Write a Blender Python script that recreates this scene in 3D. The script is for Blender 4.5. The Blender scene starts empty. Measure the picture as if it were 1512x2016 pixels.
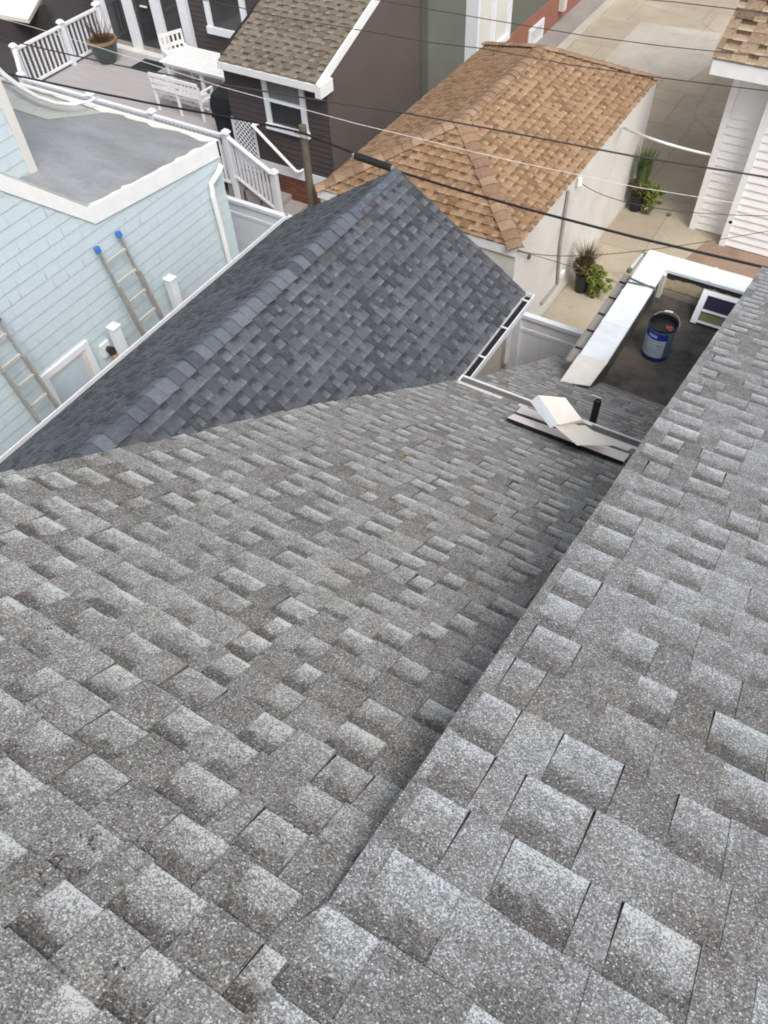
import bpy, bmesh, math, random
from mathutils import Vector, Matrix, Euler
random.seed(11)
R_ = math.radians
scene = bpy.context.scene
col = scene.collection

# ------------------------------------------------------------------ camera
CAMH = 9.0                                   # eye height above the yard, metres
cam_d = bpy.data.cameras.new('camera'); cam = bpy.data.objects.new('camera', cam_d); col.objects.link(cam)
cam.location = (0, 0, CAMH)
cam.rotation_euler = Euler((0.65503, 0.04104, 0.547459), 'XYZ')
cam_d.sensor_fit = 'VERTICAL'; cam_d.sensor_height = 24.0; cam_d.lens = 24.0 * 1514.0 / 2016.0
cam_d.clip_start = 0.05; cam_d.clip_end = 500
scene.camera = cam
scene.cycles.filter_width = 1.9                # a phone lens is softer than a ray tracer

# ------------------------------------------------------------------ light
w = bpy.data.worlds.new('World'); scene.world = w; w.use_nodes = True
nt = w.node_tree; nt.nodes.clear()
sky = nt.nodes.new('ShaderNodeTexSky'); sky.sky_type = 'NISHITA'; sky.sun_disc = False
SUN_EL, SUN_AZ = R_(52), R_(125)            # azimuth measured from +Y toward +X
sky.sun_elevation = SUN_EL; sky.sun_rotation = SUN_AZ; sky.dust_density = 3.0; sky.air_density = 1.0
hs = nt.nodes.new('ShaderNodeHueSaturation'); hs.inputs['Saturation'].default_value = 0.32
bg = nt.nodes.new('ShaderNodeBackground'); bg.inputs['Strength'].default_value = 0.15
wo = nt.nodes.new('ShaderNodeOutputWorld')
nt.links.new(sky.outputs[0], hs.inputs['Color']); nt.links.new(hs.outputs[0], bg.inputs[0]); nt.links.new(bg.outputs[0], wo.inputs[0])
sun_d = bpy.data.lights.new('sun', 'SUN'); sun_d.energy = 1.25; sun_d.angle = R_(32); sun_d.color = (1, 0.965, 0.92)
sun = bpy.data.objects.new('sun', sun_d); col.objects.link(sun)
sdir = Vector((math.sin(SUN_AZ) * math.cos(SUN_EL), math.cos(SUN_AZ) * math.cos(SUN_EL), math.sin(SUN_EL)))
sun.rotation_euler = (-sdir).to_track_quat('-Z', 'Y').to_euler(); sun.location = sdir * 60
scene.view_settings.view_transform = 'Standard'; scene.view_settings.look = 'None'
scene.view_settings.exposure = 0.70; scene.view_settings.gamma = 1.0; scene.view_settings.use_curve_mapping = False

# measured point helpers: a direction of sight meets a plane of the place (z measured from the eye)
CM = cam.rotation_euler.to_matrix()
def ray(x, y): return CM @ Vector(((x - 756) / 1514, -(y - 1008) / 1514, -1))
def onx(x, y, X): d = ray(x, y); P = d * (X / d.x); return Vector((P.x, P.y, P.z + CAMH))
def ony(x, y, Y): d = ray(x, y); P = d * (Y / d.y); return Vector((P.x, P.y, P.z + CAMH))
def onz(x, y, Z): d = ray(x, y); P = d * (Z / d.z); return Vector((P.x, P.y, P.z + CAMH))   # Z negative, from eye
def onslope(x, y, a, q): d = ray(x, y); t = a / (-d.z - q * d.y); P = d * t; return Vector((P.x, P.y, P.z + CAMH))  # z=-a-q*y
def W(x, y, z): return Vector((x, y, z + CAMH))

# ------------------------------------------------------------------ materials
def base_mat(name, rough=0.8, metal=0.0, spec=0.4):
    m = bpy.data.materials.new(name); m.use_nodes = True
    n = m.node_tree; b = n.nodes['Principled BSDF']
    b.inputs['Roughness'].default_value = rough; b.inputs['Metallic'].default_value = metal
    b.inputs['Specular IOR Level'].default_value = spec
    return m, n, b
def c4(c): return (c[0], c[1], c[2], 1)
def ramp(n, stops):
    r = n.nodes.new('ShaderNodeValToRGB'); e = r.color_ramp.elements
    while len(e) < len(stops): e.new(0.5)
    for i, (p, c) in enumerate(stops): e[i].position = p; e[i].color = c4(c)
    return r
def coords(n, scale=(1, 1, 1), rot=(0, 0, 0)):
    t = n.nodes.new('ShaderNodeTexCoord'); mp = n.nodes.new('ShaderNodeMapping')
    mp.inputs['Scale'].default_value = scale; mp.inputs['Rotation'].default_value = rot
    n.links.new(t.outputs['Object'], mp.inputs[0]); return mp.outputs[0]
def noise(n, vec, scale, detail=4, rough=0.6):
    t = n.nodes.new('ShaderNodeTexNoise'); t.inputs['Scale'].default_value = scale
    t.inputs['Detail'].default_value = detail; t.inputs['Roughness'].default_value = rough
    n.links.new(vec, t.inputs['Vector']); return t.outputs['Fac']
def mix(n, kind, fac, a, b):
    m = n.nodes.new('ShaderNodeMix'); m.data_type = 'RGBA'; m.blend_type = kind
    if isinstance(fac, (int, float)): m.inputs[0].default_value = fac
    else: n.links.new(fac, m.inputs[0])
    for s, v in ((6, a), (7, b)):
        if isinstance(v, tuple): m.inputs[s].default_value = c4(v)
        else: n.links.new(v, m.inputs[s])
    return m.outputs[2]
def bump(n, b, h, strength=0.3, dist=0.01):
    bp = n.nodes.new('ShaderNodeBump'); bp.inputs['Strength'].default_value = strength; bp.inputs['Distance'].default_value = dist
    n.links.new(h, bp.inputs['Height']); n.links.new(bp.outputs[0], b.inputs['Normal'])
def plain(name, c, var=0.12, scale=3.0, rough=0.6, metal=0.0, spec=0.4, dirt=None, stretch=(1, 1, 1), bmp=0.0, fine=60):
    m, n, b = base_mat(name, rough, metal, spec)
    v = coords(n, stretch)
    f = noise(n, v, scale, 6, 0.65)
    lo = tuple(x * (1 - var) for x in c); hi = tuple(min(1, x * (1 + var)) for x in c)
    r = ramp(n, [(0.3, lo), (0.7, hi)]); n.links.new(f, r.inputs[0]); out = r.outputs[0]
    if dirt:
        f2 = noise(n, v, scale * 0.45 + 0.3, 8, 0.7); r2 = ramp(n, [(0.5, (0, 0, 0)), (0.72, (1, 1, 1))]); n.links.new(f2, r2.inputs[0])
        out = mix(n, 'MIX', r2.outputs[0], out, dirt)
    n.links.new(out, b.inputs['Base Color'])
    if bmp: bump(n, b, noise(n, v, fine, 3), bmp)
    return m
def shingle_mat(name, tooth, dark, light, speck, warm=None, gscale=330, grain=0.5, rough=0.9, var=0.2, gap=1.0, blotch=0.12):
    """laminated shingle: every surface is a blend of dark, middle and pale mineral granules, with glints painted in; the cut-outs carry the printed shadow band"""
    m, n, b = base_mat(name, rough, 0, 0.3)
    def math_(op, a, c=None, d=None):
        q = n.nodes.new('ShaderNodeMath'); q.operation = op
        for k, x in enumerate((a, c, d)):
            if x is None: continue
            if isinstance(x, (int, float)): q.inputs[k].default_value = x
            else: n.links.new(x, q.inputs[k])
        return q.outputs[0]
    uv = n.nodes.new('ShaderNodeUVMap'); uv.uv_map = 'tone'
    sp = n.nodes.new('ShaderNodeSeparateXYZ'); n.links.new(uv.outputs[0], sp.inputs[0])
    isgap = math_('GREATER_THAN', sp.outputs[0], 1.5)
    fr = math_('FRACT', sp.outputs[0])
    v = coords(n)
    wob = noise(n, v, 16, 4, 0.7)
    # tone 0..1: cut-outs run from dark to pale by an amount that differs piece by piece, tabs stay near the middle
    depth = math_('MULTIPLY_ADD', fr, 0.7, 0.45)
    fc = n.nodes.new('ShaderNodeFloatCurve'); cu = fc.mapping.curves[0]
    for px_, py_ in ((0.0, 0.10), (0.26, 0.16), (0.46, 0.60), (0.75, 0.72), (1.0, 0.82)): cu.points.new(px_, py_)
    cu.points[0].location = (0, 0.10); cu.points[-1].location = (1, 0.82); fc.mapping.update()
    shf = math_('ADD', sp.outputs[1], math_('MULTIPLY', math_('SUBTRACT', noise(n, v, 26, 3, 0.7), 0.5), 0.5)); n.links.new(shf, fc.inputs[1])
    tg = math_('ADD', math_('MULTIPLY', math_('MULTIPLY', math_('SUBTRACT', fc.outputs[0], 0.5), depth), 0.92 * gap), 0.5)
    tt = math_('MULTIPLY_ADD', fr, var, 0.5 - var / 2)
    tt = math_('ADD', tt, math_('MULTIPLY', math_('SUBTRACT', sp.outputs[1], 0.5), math_('MULTIPLY_ADD', fr, 0.26, -0.05)))
    mx = n.nodes.new('ShaderNodeMix'); mx.data_type = 'FLOAT'
    n.links.new(isgap, mx.inputs[0]); n.links.new(tt, mx.inputs[2]); n.links.new(tg, mx.inputs[3]); t = mx.outputs[0]
    t = math_('ADD', t, math_('MULTIPLY', math_('SUBTRACT', wob, 0.5), 0.6))
    t = math_('ADD', t, math_('MULTIPLY', math_('SUBTRACT', noise(n, v, 1.6, 5, 0.7), 0.5), blotch * 2))
    gr = noise(n, v, gscale, 2, 0.9)
    t = math_('ADD', t, math_('MULTIPLY', math_('SUBTRACT', gr, 0.5), grain * 1.6))
    vo = n.nodes.new('ShaderNodeTexVoronoi'); vo.inputs['Scale'].default_value = gscale * 0.8; n.links.new(v, vo.inputs['Vector'])
    vs = n.nodes.new('ShaderNodeSeparateXYZ'); n.links.new(vo.outputs['Color'], vs.inputs[0])
    t = math_('ADD', t, math_('MULTIPLY', math_('SUBTRACT', vs.outputs[0], 0.5), grain * 0.95))
    t = math_('ADD', t, math_('MULTIPLY', math_('GREATER_THAN', vs.outputs[1], 0.92), grain * 0.75))  # brightest cells paint sparkling glints into the granule colour
    g2 = noise(n, v, gscale * 0.4, 1, 0.5)
    t = math_('ADD', t, math_('MULTIPLY', math_('SUBTRACT', g2, 0.5), grain * 1.0))
    dk = tuple(x * 0.55 for x in dark)
    g = ramp(n, [(0.0, dk), (0.22, dark), (0.5, tooth), (0.8, light), (1.0, speck)]); n.links.new(t, g.inputs[0]); base = g.outputs[0]
    if warm:
        wf = noise(n, v, 2.3, 6, 0.75); wr = ramp(n, [(0.52, (0, 0, 0)), (0.68, (1, 1, 1))]); n.links.new(wf, wr.inputs[0])
        base = mix(n, 'MULTIPLY', wr.outputs[0], base, warm)
    n.links.new(base, b.inputs['Base Color'])
    bump(n, b, gr, 0.35, 0.004)
    return m
M = {}
M['near'] = shingle_mat('grey_shingle', (0.196, 0.187, 0.175), (0.108, 0.100, 0.090), (0.315, 0.317, 0.31), (0.56, 0.575, 0.565), warm=(0.98, 0.93, 0.86), gscale=380, grain=0.62, var=0.26, gap=0.95, blotch=0.16)
M['dormer'] = shingle_mat('grey_dormer_shingle', (0.180, 0.176, 0.169), (0.104, 0.097, 0.089), (0.285, 0.295, 0.305), (0.54, 0.565, 0.58), warm=(0.98, 0.93, 0.87), gscale=380, grain=0.62, var=0.28, gap=0.78, blotch=0.26)
M['dark'] = shingle_mat('slate_blue_shingle', (0.070, 0.074, 0.082), (0.036, 0.039, 0.045), (0.115, 0.124, 0.138), (0.16, 0.175, 0.19), gscale=150, grain=0.15, var=0.4, gap=0.85)
M['darkcap'] = shingle_mat('slate_blue_cap', (0.088, 0.098, 0.118), (0.06, 0.066, 0.08), (0.13, 0.142, 0.165), (0.16, 0.17, 0.2), gscale=150, grain=0.15, var=0.6)
M['tan'] = shingle_mat('tan_shingle', (0.24, 0.146, 0.082), (0.135, 0.08, 0.044), (0.34, 0.225, 0.142), (0.43, 0.32, 0.23), gscale=90, grain=0.15, var=0.35, gap=0.85)
M['tancap'] = shingle_mat('tan_cap', (0.26, 0.17, 0.108), (0.21, 0.13, 0.085), (0.36, 0.25, 0.175), (0.45, 0.31, 0.2), gscale=90, grain=0.12, var=0.4)
M['olive'] = shingle_mat('olive_brown_shingle', (0.155, 0.13, 0.098), (0.09, 0.073, 0.053), (0.215, 0.19, 0.15), (0.25, 0.22, 0.18), gscale=90, grain=0.15, var=0.3)
M['brownroof'] = shingle_mat('brown_mottled_shingle', (0.19, 0.13, 0.085), (0.09, 0.062, 0.042), (0.32, 0.245, 0.165), (0.4, 0.31, 0.22), gscale=80, grain=0.12, var=0.5, gap=1.3)
M['bluesh'] = shingle_mat('pale_blue_shingle', (0.495, 0.575, 0.605), (0.455, 0.53, 0.555), (0.53, 0.61, 0.635), (0.55, 0.625, 0.65), gscale=40, grain=0.04, rough=0.7, var=0.12, gap=0.1, blotch=0.2)
M['white'] = plain('white_paint', (0.76, 0.76, 0.75), 0.05, 5, 0.45)
M['vinyl'] = plain('white_vinyl', (0.72, 0.73, 0.76), 0.04, 3, 0.35, spec=0.5)
M['dirtywhite'] = plain('weathered_white_coating', (0.68, 0.71, 0.75), 0.07, 3.5, 0.5, dirt=(0.57, 0.57, 0.56))
M['patched'] = plain('creased_white_flashing', (0.66, 0.63, 0.58), 0.14, 6, 0.5, dirt=(0.45, 0.4, 0.33))
M['trim'] = plain('pinkish_trim_metal', (0.74, 0.68, 0.655), 0.05, 6, 0.35, spec=0.5)
M['sheet'] = plain('cream_bent_sheet', (0.74, 0.69, 0.62), 0.05, 3, 0.4)
M['cream'] = plain('cream_stucco', (0.60, 0.585, 0.545), 0.06, 1.2, 0.9, dirt=(0.47, 0.45, 0.41), bmp=0.15, fine=70)
M['beige'] = plain('beige_stucco', (0.42, 0.39, 0.34), 0.07, 2, 0.9, bmp=0.2)
M['brown'] = plain('dark_brown_siding', (0.062, 0.050, 0.050), 0.08, 3, 0.7)
M['brown2'] = plain('brown_grey_stucco', (0.098, 0.080, 0.073), 0.07, 1.0, 0.85, bmp=0.2)
M['green'] = plain('grey_green_stucco', (0.125, 0.132, 0.11), 0.08, 1.0, 0.9, dirt=(0.105, 0.11, 0.09), bmp=0.2)
M['brickred'] = plain('red_painted_base', (0.27, 0.115, 0.08), 0.1, 3, 0.85)
M['black'] = plain('black_rubber', (0.012, 0.012, 0.013), 0.2, 8, 0.5)
M['blackpl'] = plain('black_plastic', (0.016, 0.017, 0.019), 0.2, 8, 0.35)
M['cover'] = plain('black_fabric_cover', (0.012, 0.015, 0.019), 0.3, 5, 0.6)
M['glass'] = plain('dark_window_glass', (0.035, 0.037, 0.038), 0.3, 1.5, 0.08, spec=0.6)
M['screen'] = plain('grey_window_screen', (0.17, 0.175, 0.17), 0.15, 4, 0.5)
M['frost'] = plain('pale_blue_window_glass', (0.48, 0.56, 0.62), 0.08, 2, 0.15, spec=0.6)
M['wood'] = plain('weathered_wood', (0.12, 0.10, 0.075), 0.2, 10, 0.9, stretch=(4, 4, .5))
M['stepw'] = plain('grey_step_board', (0.30, 0.275, 0.26), 0.1, 8, 0.85)
M['alu'] = plain('worn_aluminium', (0.27, 0.255, 0.235), 0.15, 12, 0.5, metal=0.0)
M['rung'] = plain('aluminium_rung', (0.52, 0.505, 0.475), 0.08, 12, 0.45, metal=0.2)
M['bluepl'] = plain('blue_plastic', (0.04, 0.15, 0.45), 0.1, 10, 0.4)
M['cablew'] = plain('white_cable', (0.72, 0.72, 0.70), 0.03, 5, 0.5)
M['cableg'] = plain('grey_cable', (0.10, 0.095, 0.09), 0.1, 5, 0.6)
M['copper'] = plain('brown_cable', (0.05, 0.042, 0.038), 0.15, 5, 0.6)
M['conc'] = None

def concrete(name, c1, c2, joint=None, scale=0.6, sx=1.5, sy=1.5, streak=(1, 1, 1)):
    m, n, b = base_mat(name, 0.9, 0, 0.25)
    v = coords(n, streak)
    f = noise(n, v, scale, 8, 0.7); r = ramp(n, [(0.32, c1), (0.68, c2)]); n.links.new(f, r.inputs[0]); out = r.outputs[0]
    f2 = noise(n, coords(n), 28, 4, 0.7); r2 = ramp(n, [(0.3, (0.86,) * 3), (0.7, (1.1,) * 3)]); n.links.new(f2, r2.inputs[0])
    out = mix(n, 'MULTIPLY', 1.0, out, r2.outputs[0])
    f3 = noise(n, coords(n), 1.7, 7, 0.75); r3 = ramp(n, [(0.58, (1, 1, 1)), (0.75, (0.72, 0.7, 0.68))]); n.links.new(f3, r3.inputs[0])
    out = mix(n, 'MULTIPLY', 1.0, out, r3.outputs[0])
    vc = n.nodes.new('ShaderNodeTexVoronoi'); vc.feature = 'DISTANCE_TO_EDGE'; vc.inputs['Scale'].default_value = 0.33
    wv_ = n.nodes.new('ShaderNodeTexNoise'); wv_.inputs['Scale'].default_value = 2.5; n.links.new(coords(n), wv_.inputs['Vector'])
    n.links.new(mix(n, 'MIX', 0.12, coords(n), wv_.outputs['Color']), vc.inputs['Vector'])
    rc = ramp(n, [(0.0, (0.45, 0.43, 0.4)), (0.006, (0.95,) * 3), (0.02, (1, 1, 1))]); n.links.new(vc.outputs['Distance'], rc.inputs[0])
    if joint: out = mix(n, 'MULTIPLY', 0.4, out, rc.outputs[0])
    if joint:
        br = n.nodes.new('ShaderNodeTexBrick'); br.offset = 0.35
        for k, val in (('Scale', 1.0), ('Mortar Size', 0.008), ('Brick Width', sx), ('Row Height', sy), ('Mortar Smooth', 0.3)): br.inputs[k].default_value = val
        br.inputs['Color1'].default_value = (1, 1, 1, 1); br.inputs['Color2'].default_value = (0.86, 0.85, 0.84, 1); br.inputs['Mortar'].default_value = c4(joint)
        n.links.new(coords(n), br.inputs['Vector']); out = mix(n, 'MULTIPLY', 1.0, out, br.outputs['Color'])
    n.links.new(out, b.inputs['Base Color']); bump(n, b, f2, 0.25, 0.01)
    return m
M['conc'] = concrete('alley_concrete', (0.36, 0.305, 0.23), (0.48, 0.415, 0.32), (0.55, 0.52, 0.48), 0.5, 2.1, 1.7)
M['conc2'] = concrete('pale_concrete', (0.39, 0.355, 0.30), (0.50, 0.46, 0.395), None, 1.2)
M['conc3'] = concrete('grey_concrete', (0.23, 0.21, 0.19), (0.31, 0.29, 0.26), None, 1.0)
M['yard'] = concrete('mauve_pavers', (0.20, 0.175, 0.165), (0.27, 0.24, 0.23), (0.5, 0.45, 0.42), 0.8, 0.6, 0.3)
M['brickpave'] = concrete('brown_paving', (0.24, 0.165, 0.12), (0.31, 0.22, 0.165), None, 1.4)
M['asph'] = concrete('dark_asphalt', (0.045, 0.040, 0.038), (0.065, 0.058, 0.055), None, 0.9)
M['membrane'] = concrete('grey_roof_membrane', (0.17, 0.175, 0.18), (0.32, 0.33, 0.34), None, 0.6, streak=(0.7, 1.9, 1))
M['membrane2'] = concrete('pale_membrane_patch', (0.36, 0.37, 0.345), (0.46, 0.47, 0.44), None, 2)
M['tar'] = concrete('tar_flat_roof', (0.018, 0.018, 0.02), (0.15, 0.13, 0.108), None, 1.7)

M['membrane'].node_tree.nodes['Principled BSDF'].inputs['Roughness'].default_value = 0.38
M['tar'].node_tree.nodes['Principled BSDF'].inputs['Roughness'].default_value = 0.5
def deck_mat():
    m, n, b = base_mat('mauve_deck_boards', 0.7, 0, 0.3)
    v = coords(n); wv = n.nodes.new('ShaderNodeTexWave'); wv.wave_type = 'BANDS'; wv.bands_direction = 'Y'; wv.inputs['Scale'].default_value = 3.2 / 0.9
    wv.inputs['Distortion'].default_value = 0; n.links.new(v, wv.inputs['Vector'])
    r = ramp(n, [(0.0, (0.24, 0.22, 0.22)), (0.10, (0.37, 0.345, 0.345)), (1.0, (0.385, 0.36, 0.36))]); n.links.new(wv.outputs['Fac'], r.inputs[0])
    f = noise(n, coords(n, (0.6, 6, 1)), 2, 5); r2 = ramp(n, [(0.3, (0.9,) * 3), (0.7, (1.08,) * 3)]); n.links.new(f, r2.inputs[0])
    n.links.new(mix(n, 'MULTIPLY', 1.0, r.outputs[0], r2.outputs[0]), b.inputs['Base Color']); return m
M['deck'] = deck_mat()
def peel_mat():
    m, n, b = base_mat('peeling_tan_paint', 0.9)
    v = coords(n, (1, 1, 1.6)); f = noise(n, v, 2.6, 6, 0.7)
    tc = n.nodes.new('ShaderNodeSeparateXYZ'); n.links.new(coords(n), tc.inputs[0])
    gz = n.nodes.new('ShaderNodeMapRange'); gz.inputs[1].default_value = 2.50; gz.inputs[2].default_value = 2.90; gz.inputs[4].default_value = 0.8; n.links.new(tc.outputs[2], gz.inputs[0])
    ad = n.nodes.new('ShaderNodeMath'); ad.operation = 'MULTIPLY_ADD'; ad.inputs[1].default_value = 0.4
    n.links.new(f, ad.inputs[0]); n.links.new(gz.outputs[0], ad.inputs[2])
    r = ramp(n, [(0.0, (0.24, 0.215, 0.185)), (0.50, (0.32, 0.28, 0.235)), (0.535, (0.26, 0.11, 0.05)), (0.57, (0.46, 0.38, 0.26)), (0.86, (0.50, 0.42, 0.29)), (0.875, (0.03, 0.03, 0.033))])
    r.color_ramp.interpolation = 'LINEAR'
    n.links.new(ad.outputs[0], r.inputs[0])
    f2 = noise(n, v, 12, 4); r2 = ramp(n, [(0.3, (0.85,) * 3), (0.7, (1.1,) * 3)]); n.links.new(f2, r2.inputs[0])
    n.links.new(mix(n, 'MULTIPLY', 1.0, r.outputs[0], r2.outputs[0]), b.inputs['Base Color']); return m
M['peel'] = peel_mat()
def brick_mat():
    m, n, b = base_mat('red_brick', 0.9)
    br = n.nodes.new('ShaderNodeTexBrick')
    for k, val in (('Scale', 1.0), ('Mortar Size', 0.008), ('Brick Width', 0.2), ('Row Height', 0.075)): br.inputs[k].default_value = val
    br.inputs['Color1'].default_value = (0.22, 0.08, 0.045, 1); br.inputs['Color2'].default_value = (0.15, 0.055, 0.035, 1); br.inputs['Mortar'].default_value = (0.07, 0.04, 0.03, 1)
    n.links.new(coords(n, rot=(R_(90), 0, 0)), br.inputs['Vector']); n.links.new(br.outputs['Color'], b.inputs['Base Color']); return m
M['brick'] = brick_mat()
def leaf_mat(name, c1, c2):
    m, n, b = base_mat(name, 0.6)
    f = noise(n, coords(n), 9, 3); r = ramp(n, [(0.35, c1), (0.65, c2)]); n.links.new(f, r.inputs[0]); n.links.new(r.outputs[0], b.inputs['Base Color'])
    return m
M['lime'] = leaf_mat('lime_leaves', (0.075, 0.105, 0.015), (0.21, 0.235, 0.04))
M['grassy'] = leaf_mat('olive_red_grass', (0.07, 0.075, 0.025), (0.19, 0.12, 0.06))
M['grassy2'] = leaf_mat('green_grass_blades', (0.06, 0.09, 0.025), (0.14, 0.19, 0.07))
M['twig'] = leaf_mat('dry_red_twigs', (0.06, 0.035, 0.03), (0.10, 0.06, 0.045))
M['soil'] = plain('potting_soil', (0.05, 0.035, 0.025), 0.3, 20, 0.95)
M['gpot'] = plain('green_glazed_pot', (0.045, 0.07, 0.062), 0.2, 4, 0.3, spec=0.6)
M['terracotta'] = plain('terracotta_rim', (0.22, 0.135, 0.07), 0.1, 8, 0.8)
M['tin'] = plain('blue_pail_side', (0.095, 0.15, 0.235), 0.15, 6, 0.4, spec=0.5)
M['tinb'] = plain('royal_blue_band', (0.012, 0.04, 0.27), 0.05, 6, 0.35)
M['paper'] = plain('pale_printed_label', (0.46, 0.54, 0.60), 0.06, 14, 0.5)
M['lav'] = plain('lavender_print', (0.35, 0.36, 0.75), 0.1, 10, 0.5)
M['ink'] = plain('grey_print', (0.16, 0.19, 0.22), 0.2, 10, 0.6)
M['gold'] = plain('amber_lamp_glass', (0.45, 0.3, 0.12), 0.1, 10, 0.3)
M['redrag'] = plain('red_rag', (0.30, 0.07, 0.06), 0.15, 10, 0.8)
M['olivest'] = plain('olive_stripe', (0.16, 0.17, 0.07), 0.1, 8, 0.7)
M['navy'] = plain('navy_glass', (0.02, 0.02, 0.045), 0.2, 8, 0.6, spec=0.15)
def underlay_mat():
    m, n, b = base_mat('ridge_underlay', 0.8)
    f = noise(n, coords(n, (1, 1.2, 1)), 9, 3, 0.6)
    r = ramp(n, [(0.0, (0.06, 0.065, 0.075)), (0.56, (0.075, 0.085, 0.10)), (0.60, (0.12, 0.17, 0.22)), (0.64, (0.05, 0.07, 0.12)), (0.68, (0.04, 0.06, 0.28)), (0.8, (0.05, 0.08, 0.32))])
    n.links.new(f, r.inputs[0]); n.links.new(r.outputs[0], b.inputs['Base Color']); return m
M['under'] = underlay_mat()

# ------------------------------------------------------------------ mesh tools
class MB:
    def __init__(s): s.v = []; s.f = []; s.uv = []; s.hasuv = False
    def quad(s, pts, uvs=None):
        i = len(s.v); s.v += [tuple(p) for p in pts]; s.f.append(tuple(range(i, i + len(pts))))
        if uvs: s.hasuv = True
        s.uv.append(uvs or [(0.5, 0.5)] * len(pts))
    def hexa(s, P, uvs=None):                       # P: 4 bottom, 4 top (same order)
        P = [Vector(p) for p in P]
        for idx in ((3, 2, 1, 0), (4, 5, 6, 7), (0, 1, 5, 4), (1, 2, 6, 5), (2, 3, 7, 6), (3, 0, 4, 7)):
            s.quad([P[i] for i in idx])
    def box(s, a, b):
        (x0, y0, z0), (x1, y1, z1) = a, b
        x0, x1 = min(x0, x1), max(x0, x1); y0, y1 = min(y0, y1), max(y0, y1); z0, z1 = min(z0, z1), max(z0, z1)
        s.hexa([(x0, y0, z0), (x1, y0, z0), (x1, y1, z0), (x0, y1, z0), (x0, y0, z1), (x1, y0, z1), (x1, y1, z1), (x0, y1, z1)])
    def bar(s, p, q, wd, ht, up=(0, 0, 1)):
        p, q = Vector(p), Vector(q); d = (q - p).normalized(); up = Vector(up)
        if abs(d.dot(up)) > 0.98: up = Vector((0, 1, 0))
        r = d.cross(up).normalized(); u = r.cross(d).normalized(); r *= wd / 2; u *= ht / 2
        s.hexa([p - r - u, p + r - u, q + r - u, q - r - u, p - r + u, p + r + u, q + r + u, q - r + u])
    def slab(s, pts, thick, n=None):                # polygon plate, thickness opposite to n
        pts = [Vector(p) for p in pts]
        if n is None: n = (pts[1] - pts[0]).cross(pts[2] - pts[1]).normalized()
        n = Vector(n) * thick; lo = [p - n for p in pts]
        s.quad(pts); s.quad(lo[::-1]); k = len(pts)
        for i in range(k): j = (i + 1) % k; s.quad([pts[i], lo[i], lo[j], pts[j]])
    def tube(s, pts, r, seg=8, cap=True):
        pts = [Vector(p) for p in pts]; k = len(pts); rr = r if isinstance(r, (list, tuple)) else [r] * k
        rings = []; prev = None
        for i in range(k):
            d = (pts[min(i + 1, k - 1)] - pts[max(i - 1, 0)]).normalized()
            if prev is None: a = d.orthogonal().normalized()
            else: a = (prev - d * prev.dot(d)).normalized()
            prev = a; b = d.cross(a)
            base = len(s.v)
            for j in range(seg):
                t = 2 * math.pi * j / seg; s.v.append(tuple(pts[i] + (a * math.cos(t) + b * math.sin(t)) * rr[i]))
            rings.append(base)
        for i in range(k - 1):
            for j in range(seg):
                j2 = (j + 1) % seg; s.f.append((rings[i] + j, rings[i] + j2, rings[i + 1] + j2, rings[i + 1] + j)); s.uv.append([(0.5, 0.5)] * 4)
        if cap:
            s.f.append(tuple(rings[0] + j for j in range(seg))[::-1]); s.uv.append([(0.5, 0.5)] * seg)
            s.f.append(tuple(rings[-1] + j for j in range(seg))); s.uv.append([(0.5, 0.5)] * seg)
    def lathe(s, c, prof, seg=20, a0=0, a1=2 * math.pi):
        c = Vector(c); closed = abs(a1 - a0 - 2 * math.pi) < 1e-6; ns = seg if closed else seg + 1; rings = []
        for r, z in prof:
            rings.append(len(s.v))
            for j in range(ns):
                t = a0 + (a1 - a0) * j / seg; s.v.append((c.x + r * math.cos(t), c.y + r * math.sin(t), c.z + z))
        for i in range(len(prof) - 1):
            for j in range(seg):
                j2 = (j + 1) % ns; s.f.append((rings[i] + j, rings[i] + j2, rings[i + 1] + j2, rings[i + 1] + j)); s.uv.append([(0.5, 0.5)] * 4)
    def build(s, name, mat, parent=None, smooth=False, bevel=0.0):
        me = bpy.data.meshes.new(name); me.from_pydata(s.v, [], s.f)
        if s.hasuv:
            l = me.uv_layers.new(name='tone'); fl = []
            for q in s.uv:
                for a in q: fl += a
            l.data.foreach_set('uv', fl)
        me.validate(); me.update()
        if bevel or smooth:
            bm = bmesh.new(); bm.from_mesh(me); bmesh.ops.remove_doubles(bm, verts=bm.verts, dist=1e-4)
            if bevel: bmesh.ops.bevel(bm, geom=bm.edges[:], offset=bevel, segments=1, affect='EDGES')
            if smooth:
                for f in bm.faces: f.smooth = True
            bm.to_mesh(me); bm.free()
        me.materials.append(M[mat] if isinstance(mat, str) else mat)
        o = bpy.data.objects.new(name, me); col.objects.link(o)
        if parent: o.parent = parent; o.matrix_parent_inverse = Matrix.Translation(parent.location).inverted() if parent.type == 'EMPTY' else Matrix.Identity(4)
        return o
def tag(o, label=None, cat=None, group=None, kind=None):
    if label: o['label'] = label
    if cat: o['category'] = cat
    if group: o['group'] = group
    if kind: o['kind'] = kind
    return o
def thing(name, loc, label, cat, group=None):
    o = bpy.data.objects.new(name, None); col.objects.link(o); o.location = loc; o.empty_display_size = 0.2
    return tag(o, label, cat, group)
def copy_tree(o, parent=None, shift=None):
    c = o.copy(); col.objects.link(c)
    if parent: c.parent = parent
    for ch in list(o.children): copy_tree(ch, c)
    return c

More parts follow.
